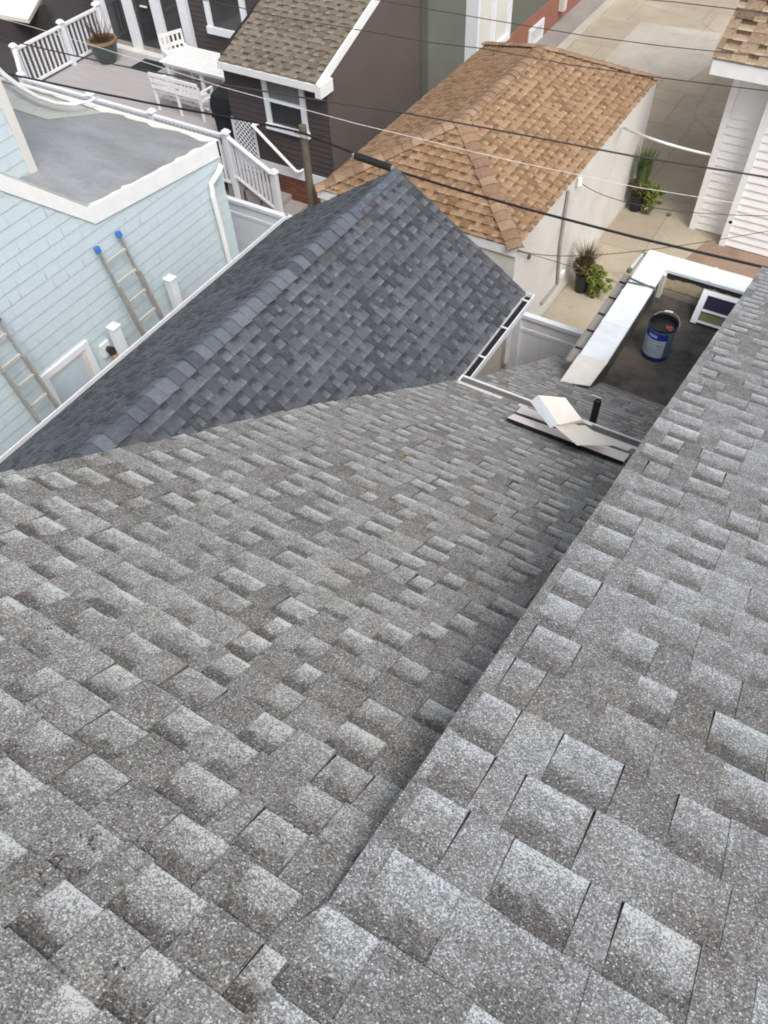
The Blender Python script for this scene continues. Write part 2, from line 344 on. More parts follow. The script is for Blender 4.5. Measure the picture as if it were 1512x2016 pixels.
def wave(u, v, amp): return amp * (math.sin(u * 2.1 + v * 0.9) + math.sin(u * 5.3 - v * 2.7 + 1) * 0.6 + math.sin(v * 7.1 + u * 3.3) * 0.35)
def shingles(mb, O, U, V, v0, v1, ulo, uhi, e=0.143, tb=0.005, tt=0.006, teeth=(0.09, 0.26), gaps=(0.08, 0.22), amp=0.0, rng=random, jag=0.0, edge=0.0):
    """courses of laminated shingles on the plane O + u U + v V (V runs down the slope)"""
    O, U, V = Vector(O), Vector(U).normalized(), Vector(V).normalized(); N = U.cross(V).normalized()
    if N.z < 0 or (abs(N.z) < 1e-6 and N.x < 0): N = -N
    def P(u, v, h): return O + U * u + V * v + N * (h + wave(u, v, amp))
    k = int(math.floor(v0 / e)); end = int(math.ceil(v1 / e))
    while k < end:
        a, b = max(k * e, v0), min((k + 1) * e, v1); k += 1
        if b - a < 0.01: continue
        j = rng.uniform(-jag, jag)
        la, lb, ha, hb = ulo(a) + j, ulo(b) + j, uhi(a), uhi(b)
        if ha - la < 0.02 and hb - lb < 0.02: continue
        lo, hi = min(la, lb), max(ha, hb)
        u = lo - rng.uniform(0, 0.2); cells = []; isg = rng.random() < 0.5
        if edge: u = lo - 0.01; wd = edge * rng.uniform(0.4, 1.6); cells.append((u, u + wd, False)); u += wd; isg = True
        while u < hi:
            wd = rng.uniform(*gaps) if isg else rng.uniform(*teeth)
            if teeth == (0, 0) and not isg: wd = 0.001
            cells.append((u, u + wd, isg)); u += wd; isg = not isg
        for (c0, c1, g) in cells:
            sk = rng.uniform(-0.006, 0.006)
            def cl(uu, at_b): return min(max(uu, lb if at_b else la), hb if at_b else ha)
            p0, p1, p2, p3 = cl(c0, False), cl(c1, False), cl(c1 + sk, True), cl(c0 - sk, True)
            if p1 - p0 < 0.002 and p2 - p3 < 0.002: continue
            r = rng.random() * 0.98
            m = a + (b - a) * 0.5; m0, m1 = (p0 + p3) / 2, (p1 + p2) / 2
            uvx = r + (2 if g else 0)
            mb.quad([P(p0, a, 0), P(p1, a, 0), P(m1, m, tb / 2), P(m0, m, tb / 2)], [(uvx, 0), (uvx, 0), (uvx, .5), (uvx, .5)])
            mb.quad([P(m0, m, tb / 2), P(m1, m, tb / 2), P(p2, b, tb), P(p3, b, tb)], [(uvx, .5), (uvx, .5), (uvx, 1), (uvx, 1)])
            mb.quad([P(p3, b, tb), P(p2, b, tb), P(p2, b, -0.001), P(p3, b, -0.001)], [(r, .5)] * 4)
            if not g and tt > 0:
                h = tt * rng.uniform(0.7, 1.5); bb = b + 0.004; lift = rng.uniform(0, 0.002) if rng.random() < 0.9 else 0.004
                A0, A1, B1, B0 = P(p0, a, h), P(p1, a, h), P(p2, bb, h + tb + lift), P(p3, bb, h + tb + lift)
                a0, a1, b1, b0 = P(p0, a, 0), P(p1, a, 0), P(p2, bb, 0), P(p3, bb, 0)
                uvt = [(r, .5)] * 4
                mb.quad([A0, A1, B1, B0], [(r, 0), (r, 0), (r, 1), (r, 1)]); mb.quad([A0, B0, b0, a0], uvt); mb.quad([A1, a1, b1, B1], uvt); mb.quad([B0, B1, b1, b0], uvt)
def caps(mb, p, q, side_a, side_b, half=0.15, e=0.143, thick=0.012, rng=random, length=0.0):
    """overlapping ridge or hip caps laid from p to q, bent over the line; side_a, side_b run down each slope"""
    p, q = Vector(p), Vector(q); d = (q - p).normalized(); L = (q - p).length; n = int(L / e)
    A, B = Vector(side_a).normalized(), Vector(side_b).normalized(); up = -(A + B).normalized()
    ad_ = 0
    for i in range(n + 1):
        s0 = i * e + rng.uniform(-.012, .012); s1 = min(s0 + e + 0.03, L + 0.02); r = rng.random() * 0.98
        prof = []
        for t in (-1, -0.75, -0.5, -0.25, -0.1, 0, 0.1, 0.25, 0.5, 0.75, 1):
            base = (A if t < 0 else B) * abs(t) * half
            prof.append(base + up * (0.016 - 0.03 * max(0, 0.4 - abs(t)) ** 1.5 * 2))
        jw = rng.uniform(-0.01, 0.01)
        lo = [p + d * s0 + x + up * (thick * 1.6) + A * jw for x in prof]; hi = [p + d * s1 + x + up * 0.0 + A * jw for x in prof]
        bt = [p + d * s0 + x * 1.0 - up * 0.012 for x in prof]
        for j in range(len(prof) - 1):
            mb.quad([lo[j], lo[j + 1], hi[j + 1], hi[j]], [(r, .5)] * 4)
            mb.quad([bt[j], bt[j + 1], lo[j + 1], lo[j]], [(r, .5)] * 4)
def lap_wall(mb, p, q, z0, z1, e=0.1, depth=0.012, out=(1, 0, 0)):
    p, q, out = Vector(p), Vector(q), Vector(out); z = z0
    while z < z1 - 1e-4:
        zt = min(z + e, z1)
        a, b = Vector((p.x, p.y, z)), Vector((q.x, q.y, z)); c, d = Vector((q.x, q.y, zt)), Vector((p.x, p.y, zt))
        mb.quad([a + out * depth, b + out * depth, c, d]); mb.quad([a, b, b + out * depth, a + out * depth]); z = zt

# ------------------------------------------------------------------ ground
def sheet(name, pts, mat, z, kind='structure'):
    mb = MB(); mb.quad([(p[0], p[1], z) for p in pts]); return tag(mb.build(name, mat), kind=kind)
sheet('ground', [(-150, -80), (150, -80), (150, 200), (-150, 200)], 'asph', 0.0)
sheet('alley', [(-8.3, -10), (6, -10), (6, 60), (-8.3, 60)], 'conc', 0.004)
def gp(x, y): P = onz(x, y, -9); return (P.x, P.y)
sheet('paving', [(-2.9, 9.5), (3, 9.5), (3, 14.6), (-1.9, 14.6)], 'brickpave', 0.008)
sheet('alley_patch', [gp(1262, 44), gp(1420, 66), gp(1395, 130), gp(1352, 160), gp(1180, 128)], 'conc2', 0.008)
sheet('yard', [(-17.5, 8.0), (-8.3, 8.0), (-8.3, 15.5), (-17.5, 15.5)], 'yard', 0.006)
mb = MB(); mb.box((-8.0, 19.5, 0), (-7.75, 45, 0.10)); k = mb.build('kerb', 'conc2'); tag(k, kind='structure')
sheet('pavement', [(-8.72, 15.5), (-8.0, 15.5), (-8.0, 45), (-8.72, 45)], 'conc3', 0.05)

# ------------------------------------------------------------------ near house: two roof slopes, gutter, lower roof, flat roof with parapet
house = thing('grey_roofed_house', (0, 3, 0), 'near house with weathered grey shingle roof, white gutter and parapeted flat roof', 'house')
th = R_(32.9)
dv = Vector((0, math.cos(th), -math.sin(th))); nn = Vector((0, math.sin(th), math.cos(th)))
OL = Vector((0, 0, CAMH)) + nn * -1.45
rng = random.Random(3)
mb = MB()
def l_lo(v): return -2.41 + (0.03 * max(0, v - 2.0) / 2) + (0.13 * max(0, v - 4.3) / 2)
def l_hi(v): return -0.345 if v < 1.2 else -0.2
shingles(mb, OL, (1, 0, 0), dv, -1.2, 6.26, l_lo, l_hi, e=0.143, tb=0.003, tt=0.004, teeth=(0.06, 0.17), gaps=(0.07, 0.16), amp=0.003, rng=rng, jag=0.012)
main_roof = mb.build('main_roof', 'near', house)
aD, qD = 1.747, 0.43
dD = Vector((0, 1, -qD)).normalized(); OD = W(0, 0, -aD)
mb = MB(); rng = random.Random(8)
def d_lo(v): return -0.42 if v < 0.1 else -0.345 - 0.011 * max(0, v)
shingles(mb, OD, (1, 0, 0), dD, -1.6, 9.4, d_lo, lambda v: 3.4, e=0.2035, tb=0.003, tt=0.0019, teeth=(0.08, 0.22), gaps=(0.10, 0.21), amp=0.002, rng=rng, jag=0.002, edge=0.07)
dormer = mb.build('dormer_roof', 'dormer', house)
# roof decks under the shingles and the wall below the dormer rake
mb = MB()
mb.slab([W(-0.33, 0.2, -aD - qD * .2 - .02), W(3.4, 0.2, -aD - qD * .2 - .02), W(3.4, 8.6, -aD - qD * 8.6 - .02), W(-0.39, 8.6, -aD - qD * 8.6 - .02)], 0.12, (0, 0, 1))
mb.build('dormer_roof_deck', 'beige', house)
mb = MB(); mb.quad([W(-0.30, 0.15, -1.83), W(-0.30, 4.5, -4.7), W(-0.30, 4.5, -3.72), W(-0.30, 0.2, -1.86)]); mb.quad([W(-0.30, 4.5, -9), W(-0.30, 8.3, -9), W(-0.30, 8.3, -5.4), W(-0.30, 4.5, -3.8)])
mb.quad([W(-0.30, 8.3, -9), W(3.3, 8.3, -9), W(3.3, 8.3, -5.4), W(-0.30, 8.3, -5.4)]); mb.build('dormer_side_wall', 'beige', house)
mb = MB(); mb.slab([OL + dv * -1.2 + Vector((-2.36, 0, 0)) - nn * .02, OL + dv * -1.2 + Vector((-.38, 0, 0)) - nn * .02, OL + dv * 6.22 + Vector((-.38, 0, 0)) - nn * .02, OL + dv * 6.22 + Vector((-2.17, 0, 0)) - nn * .02], 0.10, nn)
mb.build('roof_deck', 'beige', house)
mb = MB(); mb.box(W(-2.1, -6, -9), W(3, 4.3, -5.0)); mb.box(W(-2.1, 4.3, -9), W(-0.31, 6.4, -6.3)); mb.build('wall', 'beige', house)
# gutter along the eave
mb = MB(); yg, zg = 4.49, -4.63
mb.box(W(-2.2, yg + 0.075, zg - .10), W(3, yg + 0.087, zg)); mb.box(W(-2.2, yg, zg - .10), W(3, yg + .075, zg - .095)); mb.box(W(-2.2, yg - .01, zg - .10), W(3, yg, zg - .03))
mb.box(W(-2.21, yg - .01, zg - .10), W(-2.2, yg + .087, zg))
gut = mb.build('gutter', 'white', house)
mb = MB(); mb.box(W(-2.19, yg + .002, zg - .094), W(3, yg + .074, zg - .012)); mb.build('trough_fill', 'cableg', gut)  # dark box filling the gutter trough almost to its lip
mb = MB()
mb.quad([W(-2.18, 4.40, -4.565), W(3, 4.40, -4.565), W(3, 4.475, -4.61), W(-2.18, 4.475, -4.61)]); mb.quad([W(-2.18, 4.475, -4.61), W(3, 4.475, -4.61), W(3, 4.478, -4.68), W(-2.18, 4.478, -4.68)])
mb.build('drip_edge', 'trim', house)
# lower roof below the gutter
qS, aS = 0.647, 1.9
dS = Vector((0, 1, -qS)).normalized(); fS = math.sqrt(1 + qS * qS)
mb = MB(); rng = random.Random(5)
shingles(mb, W(0, 4.4, -aS - qS * 4.4), (1, 0, 0), dS, 0, (8.12 - 4.4) * fS, lambda v: -2.38, lambda v: -1.80 if v > (7.0 - 4.4) * fS else 0.6, e=0.15, tb=0.006, tt=0.006, teeth=(0.08, 0.2), gaps=(0.08, 0.18), amp=0.003, rng=rng, jag=0.006)
lower = mb.build('lower_roof', 'near', house)
mb = MB(); zz = lambda y: -aS - qS * y - .03
mb.slab([W(-2.36, 4.4, zz(4.4)), W(-1.80, 4.4, zz(4.4)), W(-1.80, 8.1, zz(8.1)), W(-2.36, 8.1, zz(8.1))], 0.10, (0, 0, 1)); mb.build('lower_roof_deck', 'beige', house)
# flat roof and parapet
mb = MB()
nx, ny = 14, 22
x0, x1, y0, y1 = -1.56, 0.5, 6.75, 9.0
def fz(x, y): return -6.45 + 0.012 * math.sin(x * 3 + y * 2) + 0.008 * math.sin(y * 5 - x * 4)
for i in range(nx):
    for j in range(ny):
        xa, xb = x0 + (x1 - x0) * i / nx, x0 + (x1 - x0) * (i + 1) / nx; ya, yb = y0 + (y1 - y0) * j / ny, y0 + (y1 - y0) * (j + 1) / ny
        mb.quad([W(xa, ya, fz(xa, ya)), W(xb, ya, fz(xb, ya)), W(xb, yb, fz(xb, yb)), W(xa, yb, fz(xa, yb))])
mb.build('flat_roof', 'tar', house)
mb = MB(); mb.box(W(-1.81, 6.5, -9), W(-1.56, 9.24, -6.10)); mb.build('parapet_wall', 'tar', house)
mb = MB(); mb.box(W(-1.56, 9.0, -9), W(0.5, 9.24, -6.10)); mb.build('parapet_wall', 'beige', house)
mb = MB(); mb.box(W(-1.555, 8.985, -6.5), W(0.5, 8.998, -6.10)); mb.build('peeling_face', 'peel', house)
mb = MB(); mb.box(W(-1.555, 8.9, -6.47), W(-1.50, 8.985, -6.10)); mb.build('corner_flashing', 'cream', house)
def coping(poly, name, mat, z=-6.05, t=0.05):
    mb = MB(); mb.slab([W(p[0], p[1], z + (p[2] if len(p) > 2 else 0)) for p in poly], t, (0, 0, 1)); return mb.build(name, mat, house, bevel=0.006)
coping([(-1.86, 6.93), (-1.53, 6.96), (-1.53, 8.97), (-1.86, 9.29)], 'parapet_coping', 'dirtywhite')
coping([(-1.53, 8.971), (-0.30, 8.971), (-0.30, 9.29), (-1.857, 9.29)], 'parapet_coping', 'dirtywhite', -6.052)
coping([(-1.875, 6.40), (-1.55, 6.50), (-1.525, 6.97), (-1.868, 6.94)], 'coping_patch', 'patched', -6.043, 0.02)
for yj in (7.62, 8.28):
    mb = MB(); mb.box(W(-1.862, yj, -6.056), W(-1.528, yj + .035, -6.044)); mb.build('coping_joint', 'dirtywhite', house)
mb = MB(); mb.box(W(-1.0, 8.968, -6.056), W(-0.965, 9.292, -6.046)); mb.build('coping_joint', 'dirtywhite', house)
# strip of guttering outside the parapet
mb = MB(); mb.box(W(-1.99, 6.9, -6.20), W(-1.865, 8.8, -6.17)); mb.box(W(-2.0, 6.9, -6.20), W(-1.99, 8.8, -6.155)); side_g = mb.build('side_gutter', 'conc3', house)
for i in range(5):
    mb = MB(); y = 7.15 + i * 0.36; mb.box(W(-1.985, y, -6.165), W(-1.90, y + .018, -6.15)); mb.build('gutter_hanger', 'black', side_g)
# vent pipe
mb = MB(); pb = onslope(1165, 838, aS, qS); mb.tube([pb - Vector((0, 0, .05)), pb + Vector((0, 0, .31))], 0.033, 14, cap=False); mb.tube([pb + Vector((0, 0, .25)), pb + Vector((0, 0, .312))], 0.022, 12)
mb.build('vent_pipe', 'black', house, smooth=False)
# strap round the parapet and the tube beyond it
mb = MB()
for a, b in (((-1.88, 8.56), (-1.52, 8.50)), ((-1.88, 8.47), (-1.52, 8.52))):
    mb.tube([W(a[0] - .01, a[1], -6.25), W(a[0], a[1], -6.06), W(a[0] + .02, a[1], -6.035), W((a[0] + b[0]) / 2, (a[1] + b[1]) / 2 - .01, -6.03), W(b[0] - .02, b[1], -6.035), W(b[0] + .012, b[1], -6.06), W(b[0] + .03, b[1], -6.3)], 0.010, 6)
tag(mb.build('strap_cable', 'cableg'), 'thin grey cable looped twice round the white parapet cap', 'cable')
tb_ = thing('capped_tube', W(-1.95, 9.1, -6.2), 'pale tube with green ends strapped outside the parapet corner', 'tube')
A, B = W(-1.96, 8.85, -6.15), W(-1.93, 9.32, -6.15)
mb = MB(); mb.tube([A, B], 0.028, 10); mb.build('barrel', 'cream', tb_, smooth=False)
M['greencap'] = plain('green_cap', (0.10, 0.22, 0.11), 0.1, 8, 0.5)
for a, b in ((A, A + (B - A) * 0.1), (B - (B - A) * 0.1, B)):
    mb = MB(); mb.tube([a, b], 0.034, 10); mb.build('end_cap', 'greencap', tb_)

# pail of roof coating
pc = W(-1.188, 7.86, -6.435)
pail = thing('roof_coating_pail', pc, 'blue steel pail with pale label and tarry rim standing on the flat roof', 'pail')
mb = MB(); mb.lathe(pc, [(0.0, 0.0), (0.185, 0.0), (0.19, 0.012), (0.19, 0.47), (0.198, 0.475), (0.198, 0.49), (0.183, 0.49), (0.18, 0.45), (0.175, 0.34), (0.0, 0.33)], 32); mb.build('shell', 'tin', pail, smooth=False)
mb = MB(); mb.lathe(pc, [(0.199, 0.472), (0.203, 0.48), (0.200, 0.497), (0.181, 0.497), (0.178, 0.47)], 32); mb.lathe(pc, [(0.179, 0.485), (0.177, 0.43), (0.10, 0.44), (0.0, 0.435)], 24); mb.build('tarry_rim', 'black', pail)
face = math.atan2(-7.86, 1.188 + 0.1)          # toward the eye
fa = face - 0.28
mb = MB(); mb.lathe(pc, [(0.1925, 0.05), (0.1925, 0.335)], 20, fa - 1.1, fa + 0.8); mb.build('label', 'paper', pail)
mb = MB(); mb.lathe(pc, [(0.193, 0.331), (0.193, 0.435)], 20, fa - 0.95, fa + 0.85); mb.build('blue_band', 'tinb', pail)
mb = MB(); mb.lathe(pc, [(0.1921, 0.006), (0.1921, 0.049)], 28, fa - 1.3, fa + 1.3); mb.build('base_band', 'tinb', pail)
mb = MB(); mb.lathe(pc, [(0.1945, 0.362), (0.1945, 0.405)], 10, fa - 0.55, fa + 0.12); mb.build('band_print', 'lav', pail)
mb = MB()
rng = random.Random(2)
for r_ in range(7):
    z = 0.30 - r_ * 0.033; t = fa - 0.8
    while t < fa + 0.55:
        wd = rng.uniform(0.05, 0.2)
        if rng.random() < 0.75: mb = MB(); mb.lathe(pc, [(0.1935, z), (0.1935, z + (0.006 if r_ != 2 else 0.018))], 3, t, min(t + wd, fa + .6)); mb.build('label_print', 'ink', pail)
        t += wd + 0.05
mb = MB(); hx = Vector((math.cos(face + 1.2), math.sin(face + 1.2), 0)); hy = Vector((0.25, 0.95, 0)).normalized(); pts = []
for i in range(13):
    t = math.pi * i / 12; pts.append(pc + Vector((0, 0, 0.46)) + hx * 0.205 * math.cos(t) + (hy * 0.8 + Vector((0, 0, 0.45))).normalized() * 0.2 * math.sin(t))
mb.tube(pts, 0.006, 6); mb.build('bail_handle', 'alu', pail)
mb = MB(); mb.tube(pts[6:9], 0.013, 8); mb.build('hand_grip', 'white', pail)
rag = MB(); c = pc + Vector((0.08, -0.11, 0.445))
for i in range(9):
    a = Vector((rng.uniform(-.025, .025), rng.uniform(-.02, .02), rng.uniform(-.01, .03))); rag.slab([c + a, c + a + Vector((.04, .01, .01)), c + a + Vector((.03, .045, -.01)), c + a + Vector((-.01, .03, .015))], 0.006)
tag(rag.build('rag', 'redrag'), 'small crumpled red rag lying on the rim of the pail', 'rag')
pail.scale = (0.88, 0.88, 0.9)

# loose window sash leaning against the far parapet
sash = thing('window_sash', W(-0.8, 8.75, -6.45), 'white window sash leaning against the peeling parapet wall', 'window sash')
a0, a1 = W(-1.0, 8.60, -6.43), W(-0.25, 8.60, -6.43); b0, b1 = W(-1.0, 8.93, -6.15), W(-0.25, 8.93, -6.15)
nrm = (a1 - a0).cross(b0 - a0).normalized()
def sp(u, v, h=0): return a0 + (a1 - a0) * u + (b0 - a0) * v + nrm * h
mb = MB()
for (u0, u1, v0_, v1_) in ((0, 1, 0.86, 1), (0, 0.1, 0, 0.86), (0.9, 1, 0, 0.86)):
    mb.slab([sp(u0, v0_, .02), sp(u1, v0_, .02), sp(u1, v1_, .02), sp(u0, v1_, .02)], 0.04, nrm)
mb.build('frame', 'vinyl', sash)
mb = MB(); mb.slab([sp(0.1, 0.08), sp(0.9, 0.08), sp(0.9, 0.86), sp(0.1, 0.86)], 0.01, nrm); mb.build('pane', 'navy', sash)
mb = MB(); mb.slab([sp(0.1, 0.12, .012), sp(0.9, 0.12, .012), sp(0.9, 0.36, .012), sp(0.1, 0.36, .012)], 0.01, nrm); mb.build('coloured_strip', 'olivest', sash)
mb = MB()
for v_ in (0.04, 0.38): mb.slab([sp(0.1, v_, .03), sp(0.9, v_, .03), sp(0.9, v_ + .07, .03), sp(0.1, v_ + .07, .03)], 0.02, nrm)
mb.build('glazing_bar', 'white', sash)

# sheet metal left on the gutter
def Lp(x, y, h=0.0):
    d = ray(x, y); t = (-1.45 + h) / d.dot(nn); P = d * t; return Vector((P.x, P.y, P.z + CAMH))
def strip(name, p, q, r, s, mat, label, h, lip):
    t = thing(name, Lp(*p, h), label, 'metal trim', 'strips of trim lying along the eave')
    a, b, c, d = Lp(*p, h), Lp(*q, h), Lp(*r, h), Lp(*s, h)
    mb = MB(); mb.slab([a, b, c, d], 0.003, nn); mb.build('flange', mat, t)
    mb = MB(); mb.slab([a, b, b - Vector((0, 0.006, lip)), a - Vector((0, 0.006, lip))], 0.003); mb.build('return_lip', 'black' if lip > .02 else mat, t)  # lower strip's lip is black, painting in its underside shadow
strip('trim_strip', (998, 822), (1228, 909), (1240, 894), (1012, 815), 'trim', 'long pinkish white trim strip lowest on the roof, beside the gutter', 0.045, 0.03)
strip('trim_strip', (1018, 809), (1238, 886), (1247, 880), (1028, 799), 'trim', 'pinkish white trim strip lying in the gutter under the bent sheet', 0.06, 0.006)
bs = thing('bent_sheet', Lp(1100, 838, .1), 'creased cream metal sheet with a boxed flap lying over the gutter', 'metal sheet')
F_, E_ = Lp(1099, 836, .17), Lp(1151, 832, .17); zF = (F_.z + E_.z) / 2 - CAMH
mb = MB(); B_, C_ = onz(1060, 778, zF + 0.05), onz(1113, 783, zF + 0.05); D_ = onz(1146, 826, zF + .01)
mb.slab([F_, E_, D_, C_, B_], 0.004, (0, 0, 1)); mb.build('upper_flap', 'sheet', bs)
A_ = B_ + Vector((-0.05, -0.02, -0.07)); G_ = F_ + Vector((-0.05, -0.01, -0.05)); mb = MB(); mb.slab([B_, A_, G_, F_], 0.004); mb.build('folded_side', 'vinyl', bs)
mb = MB(); H_, I_, J_, K_ = Lp(1092, 838, .155), Lp(1152, 837, .155), Lp(1205, 877, .10), Lp(1137, 876, .10); mb.slab([H_, K_, J_, I_], 0.004, nn)
mb.slab([E_, Lp(1166, 838, .165), Lp(1163, 831, .165), Lp(1147, 826, .165)], 0.003, nn); mb.build('lower_flap', 'sheet', bs)
sc = MB(); c = onslope(1163, 780, aS, qS) + Vector((0, 0, .02)); sc.slab([c, c + Vector((.12, 0, 0)), c + Vector((.13, .025, -.014)), c + Vector((.01, .03, -.016))], 0.004); tag(sc.build('metal_scrap', 'white'), 'thin white scrap lying on the lower roof above the vent pipe', 'scrap')
gr_ = MB(); rng = random.Random(90)
for (px_, py_, n_, r_) in ((180, 1660, 14, 34), (110, 1725, 10, 30), (300, 2005, 12, 26), (230, 1905, 6, 18), (640, 1095, 4, 16), (430, 1500, 8, 30), (90, 1245, 7, 20), (770, 1180, 5, 14), (560, 1640, 6, 24)):
    for k in range(n_ * 2 // 3):
        c = Lp(px_ + rng.gauss(0, r_), py_ + rng.gauss(0, r_ * .7), .009); a = rng.uniform(0, 6.28); l_ = rng.uniform(.0015, .005); d = Vector((math.cos(a) * l_, math.sin(a) * l_ * .84, -math.sin(a) * l_ * .54)); e_ = Vector((-math.sin(a) * .0016, math.cos(a) * .0013, -.0009))
        gr_.slab([c - d - e_, c + d - e_, c + d + e_, c - d + e_], 0.003, nn)
tag(gr_.build('roof_debris', 'soil'), 'dark bits of grit and twigs scattered over the near grey shingles', 'debris', kind='stuff')
lf = MB(); c = Lp(792, 892, .02); lf.slab([c, c + Vector((.03, .006, -.003)), c + Vector((.04, .02, -.012)), c + Vector((.005, .018, -.01))], 0.002); M['leafy'] = plain('yellow_leaf', (0.38, 0.27, 0.07), 0.1); tag(lf.build('fallen_leaf', 'leafy'), 'small yellow leaf lying on the grey shingle roof', 'leaf')

# ------------------------------------------------------------------ slate blue gable house in the middle
bung = thing('slate_roofed_house', (-4.92, 3, 0), 'low house with slate blue gable roof, bare end of ridge toward the alley', 'house')
XR, XA, XB, ZR, ZE, YG = -4.92, -6.81, -3.01, -5.08, -6.30, 8.0
for nm, X, s in (('roof_slope', XA, -1), ('roof_slope', XB, 1)):
    V = Vector((X - XR, 0, ZE - ZR)); L = V.length; V.normalize()
    mb = MB(); rng = random.Random(21 + s)
    shingles(mb, W(XR, 0, ZR), (0, 1, 0), V, 0, L, lambda v: -3.0, lambda v: YG, e=0.143, tb=0.005, tt=0.005, teeth=(0.06, 0.16), gaps=(0.06, 0.13), amp=0.003, rng=rng)
    mb.build(nm, 'dark', bung)
A_d, B_d = Vector((XA - XR, 0, ZE - ZR)), Vector((XB - XR, 0, ZE - ZR))
mb = MB(); caps(mb, W(XR, -3.0, ZR + .01), W(XR, 6.95, ZR + .01), A_d, B_d, half=0.17, rng=random.Random(4), e=0.143, thick=0.014)
mb.build('ridge_caps', 'darkcap', bung, smooth=False)
mb = MB()
for s, D in ((-1, A_d.normalized()), (1, B_d.normalized())):
    a, b = W(XR, 6.95, ZR + .018), W(XR, YG - .02, ZR + .018); n_ = Vector((0, 0, 0.0)); mb.slab([a, b, b + D * .09, a + D * .09], 0.002)
mb.build('bare_ridge', 'under', bung)
mb = MB(); mb.quad([W(XR, YG - .12, -9), W(XA + .2, YG - .12, -9), W(XA + .2, YG - .12, ZE - .02), W(XR, YG - .12, ZR - .1)]); mb.quad([W(XR, YG - .12, -9), W(XB - .2, YG - .12, -9), W(XB - .2, YG - .12, ZE - .02), W(XR, YG - .12, ZR - .1)])
mb.box(W(XA + .2, -3, -9), W(XB - .2, YG - .13, ZE - .05)); mb.build('wall', 'beige', bung)
mb = MB()
for X in (XA, XB):
    s = -1 if X == XA else 1
    mb.slab([W(XR, YG + .003, ZR - .02), W(X, YG + .003, ZE - .02), W(X, YG + .003, ZE - .10), W(XR, YG + .003, ZR - .12)], 0.02, (0, 1, 0))
mb.build('rake_board', 'cableg', bung)
for X, s in ((XA, -1), (XB, 1)):
    mb = MB(); y0_, y1_ = -3, YG + .03
    mb.box(W(X + s * .10, y0_, ZE - .11), W(X + s * .115, y1_, ZE - .015)); mb.box(W(X - s * .0, y0_, ZE - .11), W(X + s * .10, y1_, ZE - .10)); mb.box(W(X - s * .01, y0_, ZE - .11), W(X, y1_, ZE - .04))
    mb.box(W(X - s * .01, y1_, ZE - .11), W(X + s * .125, y1_ + .01, ZE - .015))
    g = mb.build('gutter', 'vinyl', bung)
    mb = MB(); mb.box(W(X + s * .003, y0_, ZE - .099), W(X + s * .098, y1_ - .005, ZE - .07)); mb.build('trough_fill', 'black', g)  # black filler along the bottom of the trough
    if s > 0:
        for i in range(6):
            mb = MB(); y = YG - .12 - i * 0.62; mb.box(W(X - .01, y, ZE - .035), W(X + .10, y + .02, ZE - .022)); mb.build('gutter_hanger', 'vinyl', g)

# ------------------------------------------------------------------ tan roofed garage
gar = thing('tan_roofed_garage', (-5.5, 12.4, 0), 'cream stucco garage with tan shingle hip roof beside the alley', 'garage')
gx0, gx1, gy0, gy1, gz = -7.32, -3.74, 9.35, 15.5, -6.66
gr, gra, grb = -5.86, 10.95, 13.95; gxc = (gx0 + gx1) / 2
rng = random.Random(31)
corners = [W(gx0, gy0, gz), W(gx1, gy0, gz), W(gx1, gy1, gz), W(gx0, gy1, gz)]; pa, pb_ = W(gxc, gra, gr), W(gxc, grb, gr)
hw = (gx1 - gx0) / 2; dz = gr - gz
V = Vector((hw, 0, -dz)); L = V.length; mb = MB()
shingles(mb, pa, (0, 1, 0), V, 0, L, lambda v: -(gra - gy0) * v / L, lambda v: (grb - gra) + (gy1 - grb) * v / L, e=0.143, tb=0.006, tt=0.005, teeth=(0.06, 0.16), gaps=(0.06, 0.13), rng=rng)
mb.build('roof_slope', 'tan', gar)
mb = MB(); shingles(mb, pa, (0, 1, 0), Vector((-hw, 0, -dz)), 0, L, lambda v: -(gra - gy0) * v / L, lambda v: (grb - gra) + (gy1 - grb) * v / L, e=0.143, tb=0.006, tt=0.005, teeth=(0.06, 0.16), gaps=(0.06, 0.13), rng=rng)
mb.build('roof_slope', 'tan', gar)
Vf = Vector((0, gy0 - gra, -dz)); Lf = Vf.length
mb = MB(); shingles(mb, pa, (1, 0, 0), Vf, 0, Lf, lambda v: -hw * v / Lf, lambda v: hw * v / Lf, e=0.143, tb=0.016, tt=0.008, teeth=(0.06, 0.16), gaps=(0.06, 0.13), rng=rng)
mb.build('front_hip_slope', 'tan', gar)
Vb = Vector((0, gy1 - grb, -dz)); Lb = Vb.length
mb = MB(); shingles(mb, pb_, (1, 0, 0), Vb, 0, Lb, lambda v: -hw * v / Lb, lambda v: hw * v / Lb, e=0.143, rng=rng)
mb.build('rear_hip_slope', 'tan', gar)
dn_l, dn_r, dn_f, dn_b = Vector((-hw, 0, -dz)).normalized(), Vector((hw, 0, -dz)).normalized(), Vf.normalized(), Vb.normalized()
def hip(p, q, a, b):
    d = (q - p).normalized(); a2 = (a - d * a.dot(d)); b2 = (b - d * b.dot(d)); mb = MB(); up = Vector((0, 0, .012))
    caps(mb, p + up, q + up, a2, b2, half=0.13, e=0.17, thick=0.012, rng=rng); mb.build('hip_caps', 'tancap', gar)
hip(corners[0], pa, dn_l, dn_f); hip(corners[1], pa, dn_f, dn_r); hip(pa, pb_, dn_l, dn_r); hip(corners[2], pb_, dn_r, dn_b); hip(corners[3], pb_, dn_b, dn_l)
mb = MB(); mb.box(W(gx0 + .04, gy0 + .04, -9), W(gx1 - .02, gy1 - .04, gz - .03)); mb.build('wall', 'cream', gar)
mb = MB(); mb.box(W(gx0 + .01, gy0 + .005, gz - .16), W(gx1 - .01, gy0 + .038, gz - .01)); mb.build('fascia_board', 'white', gar)
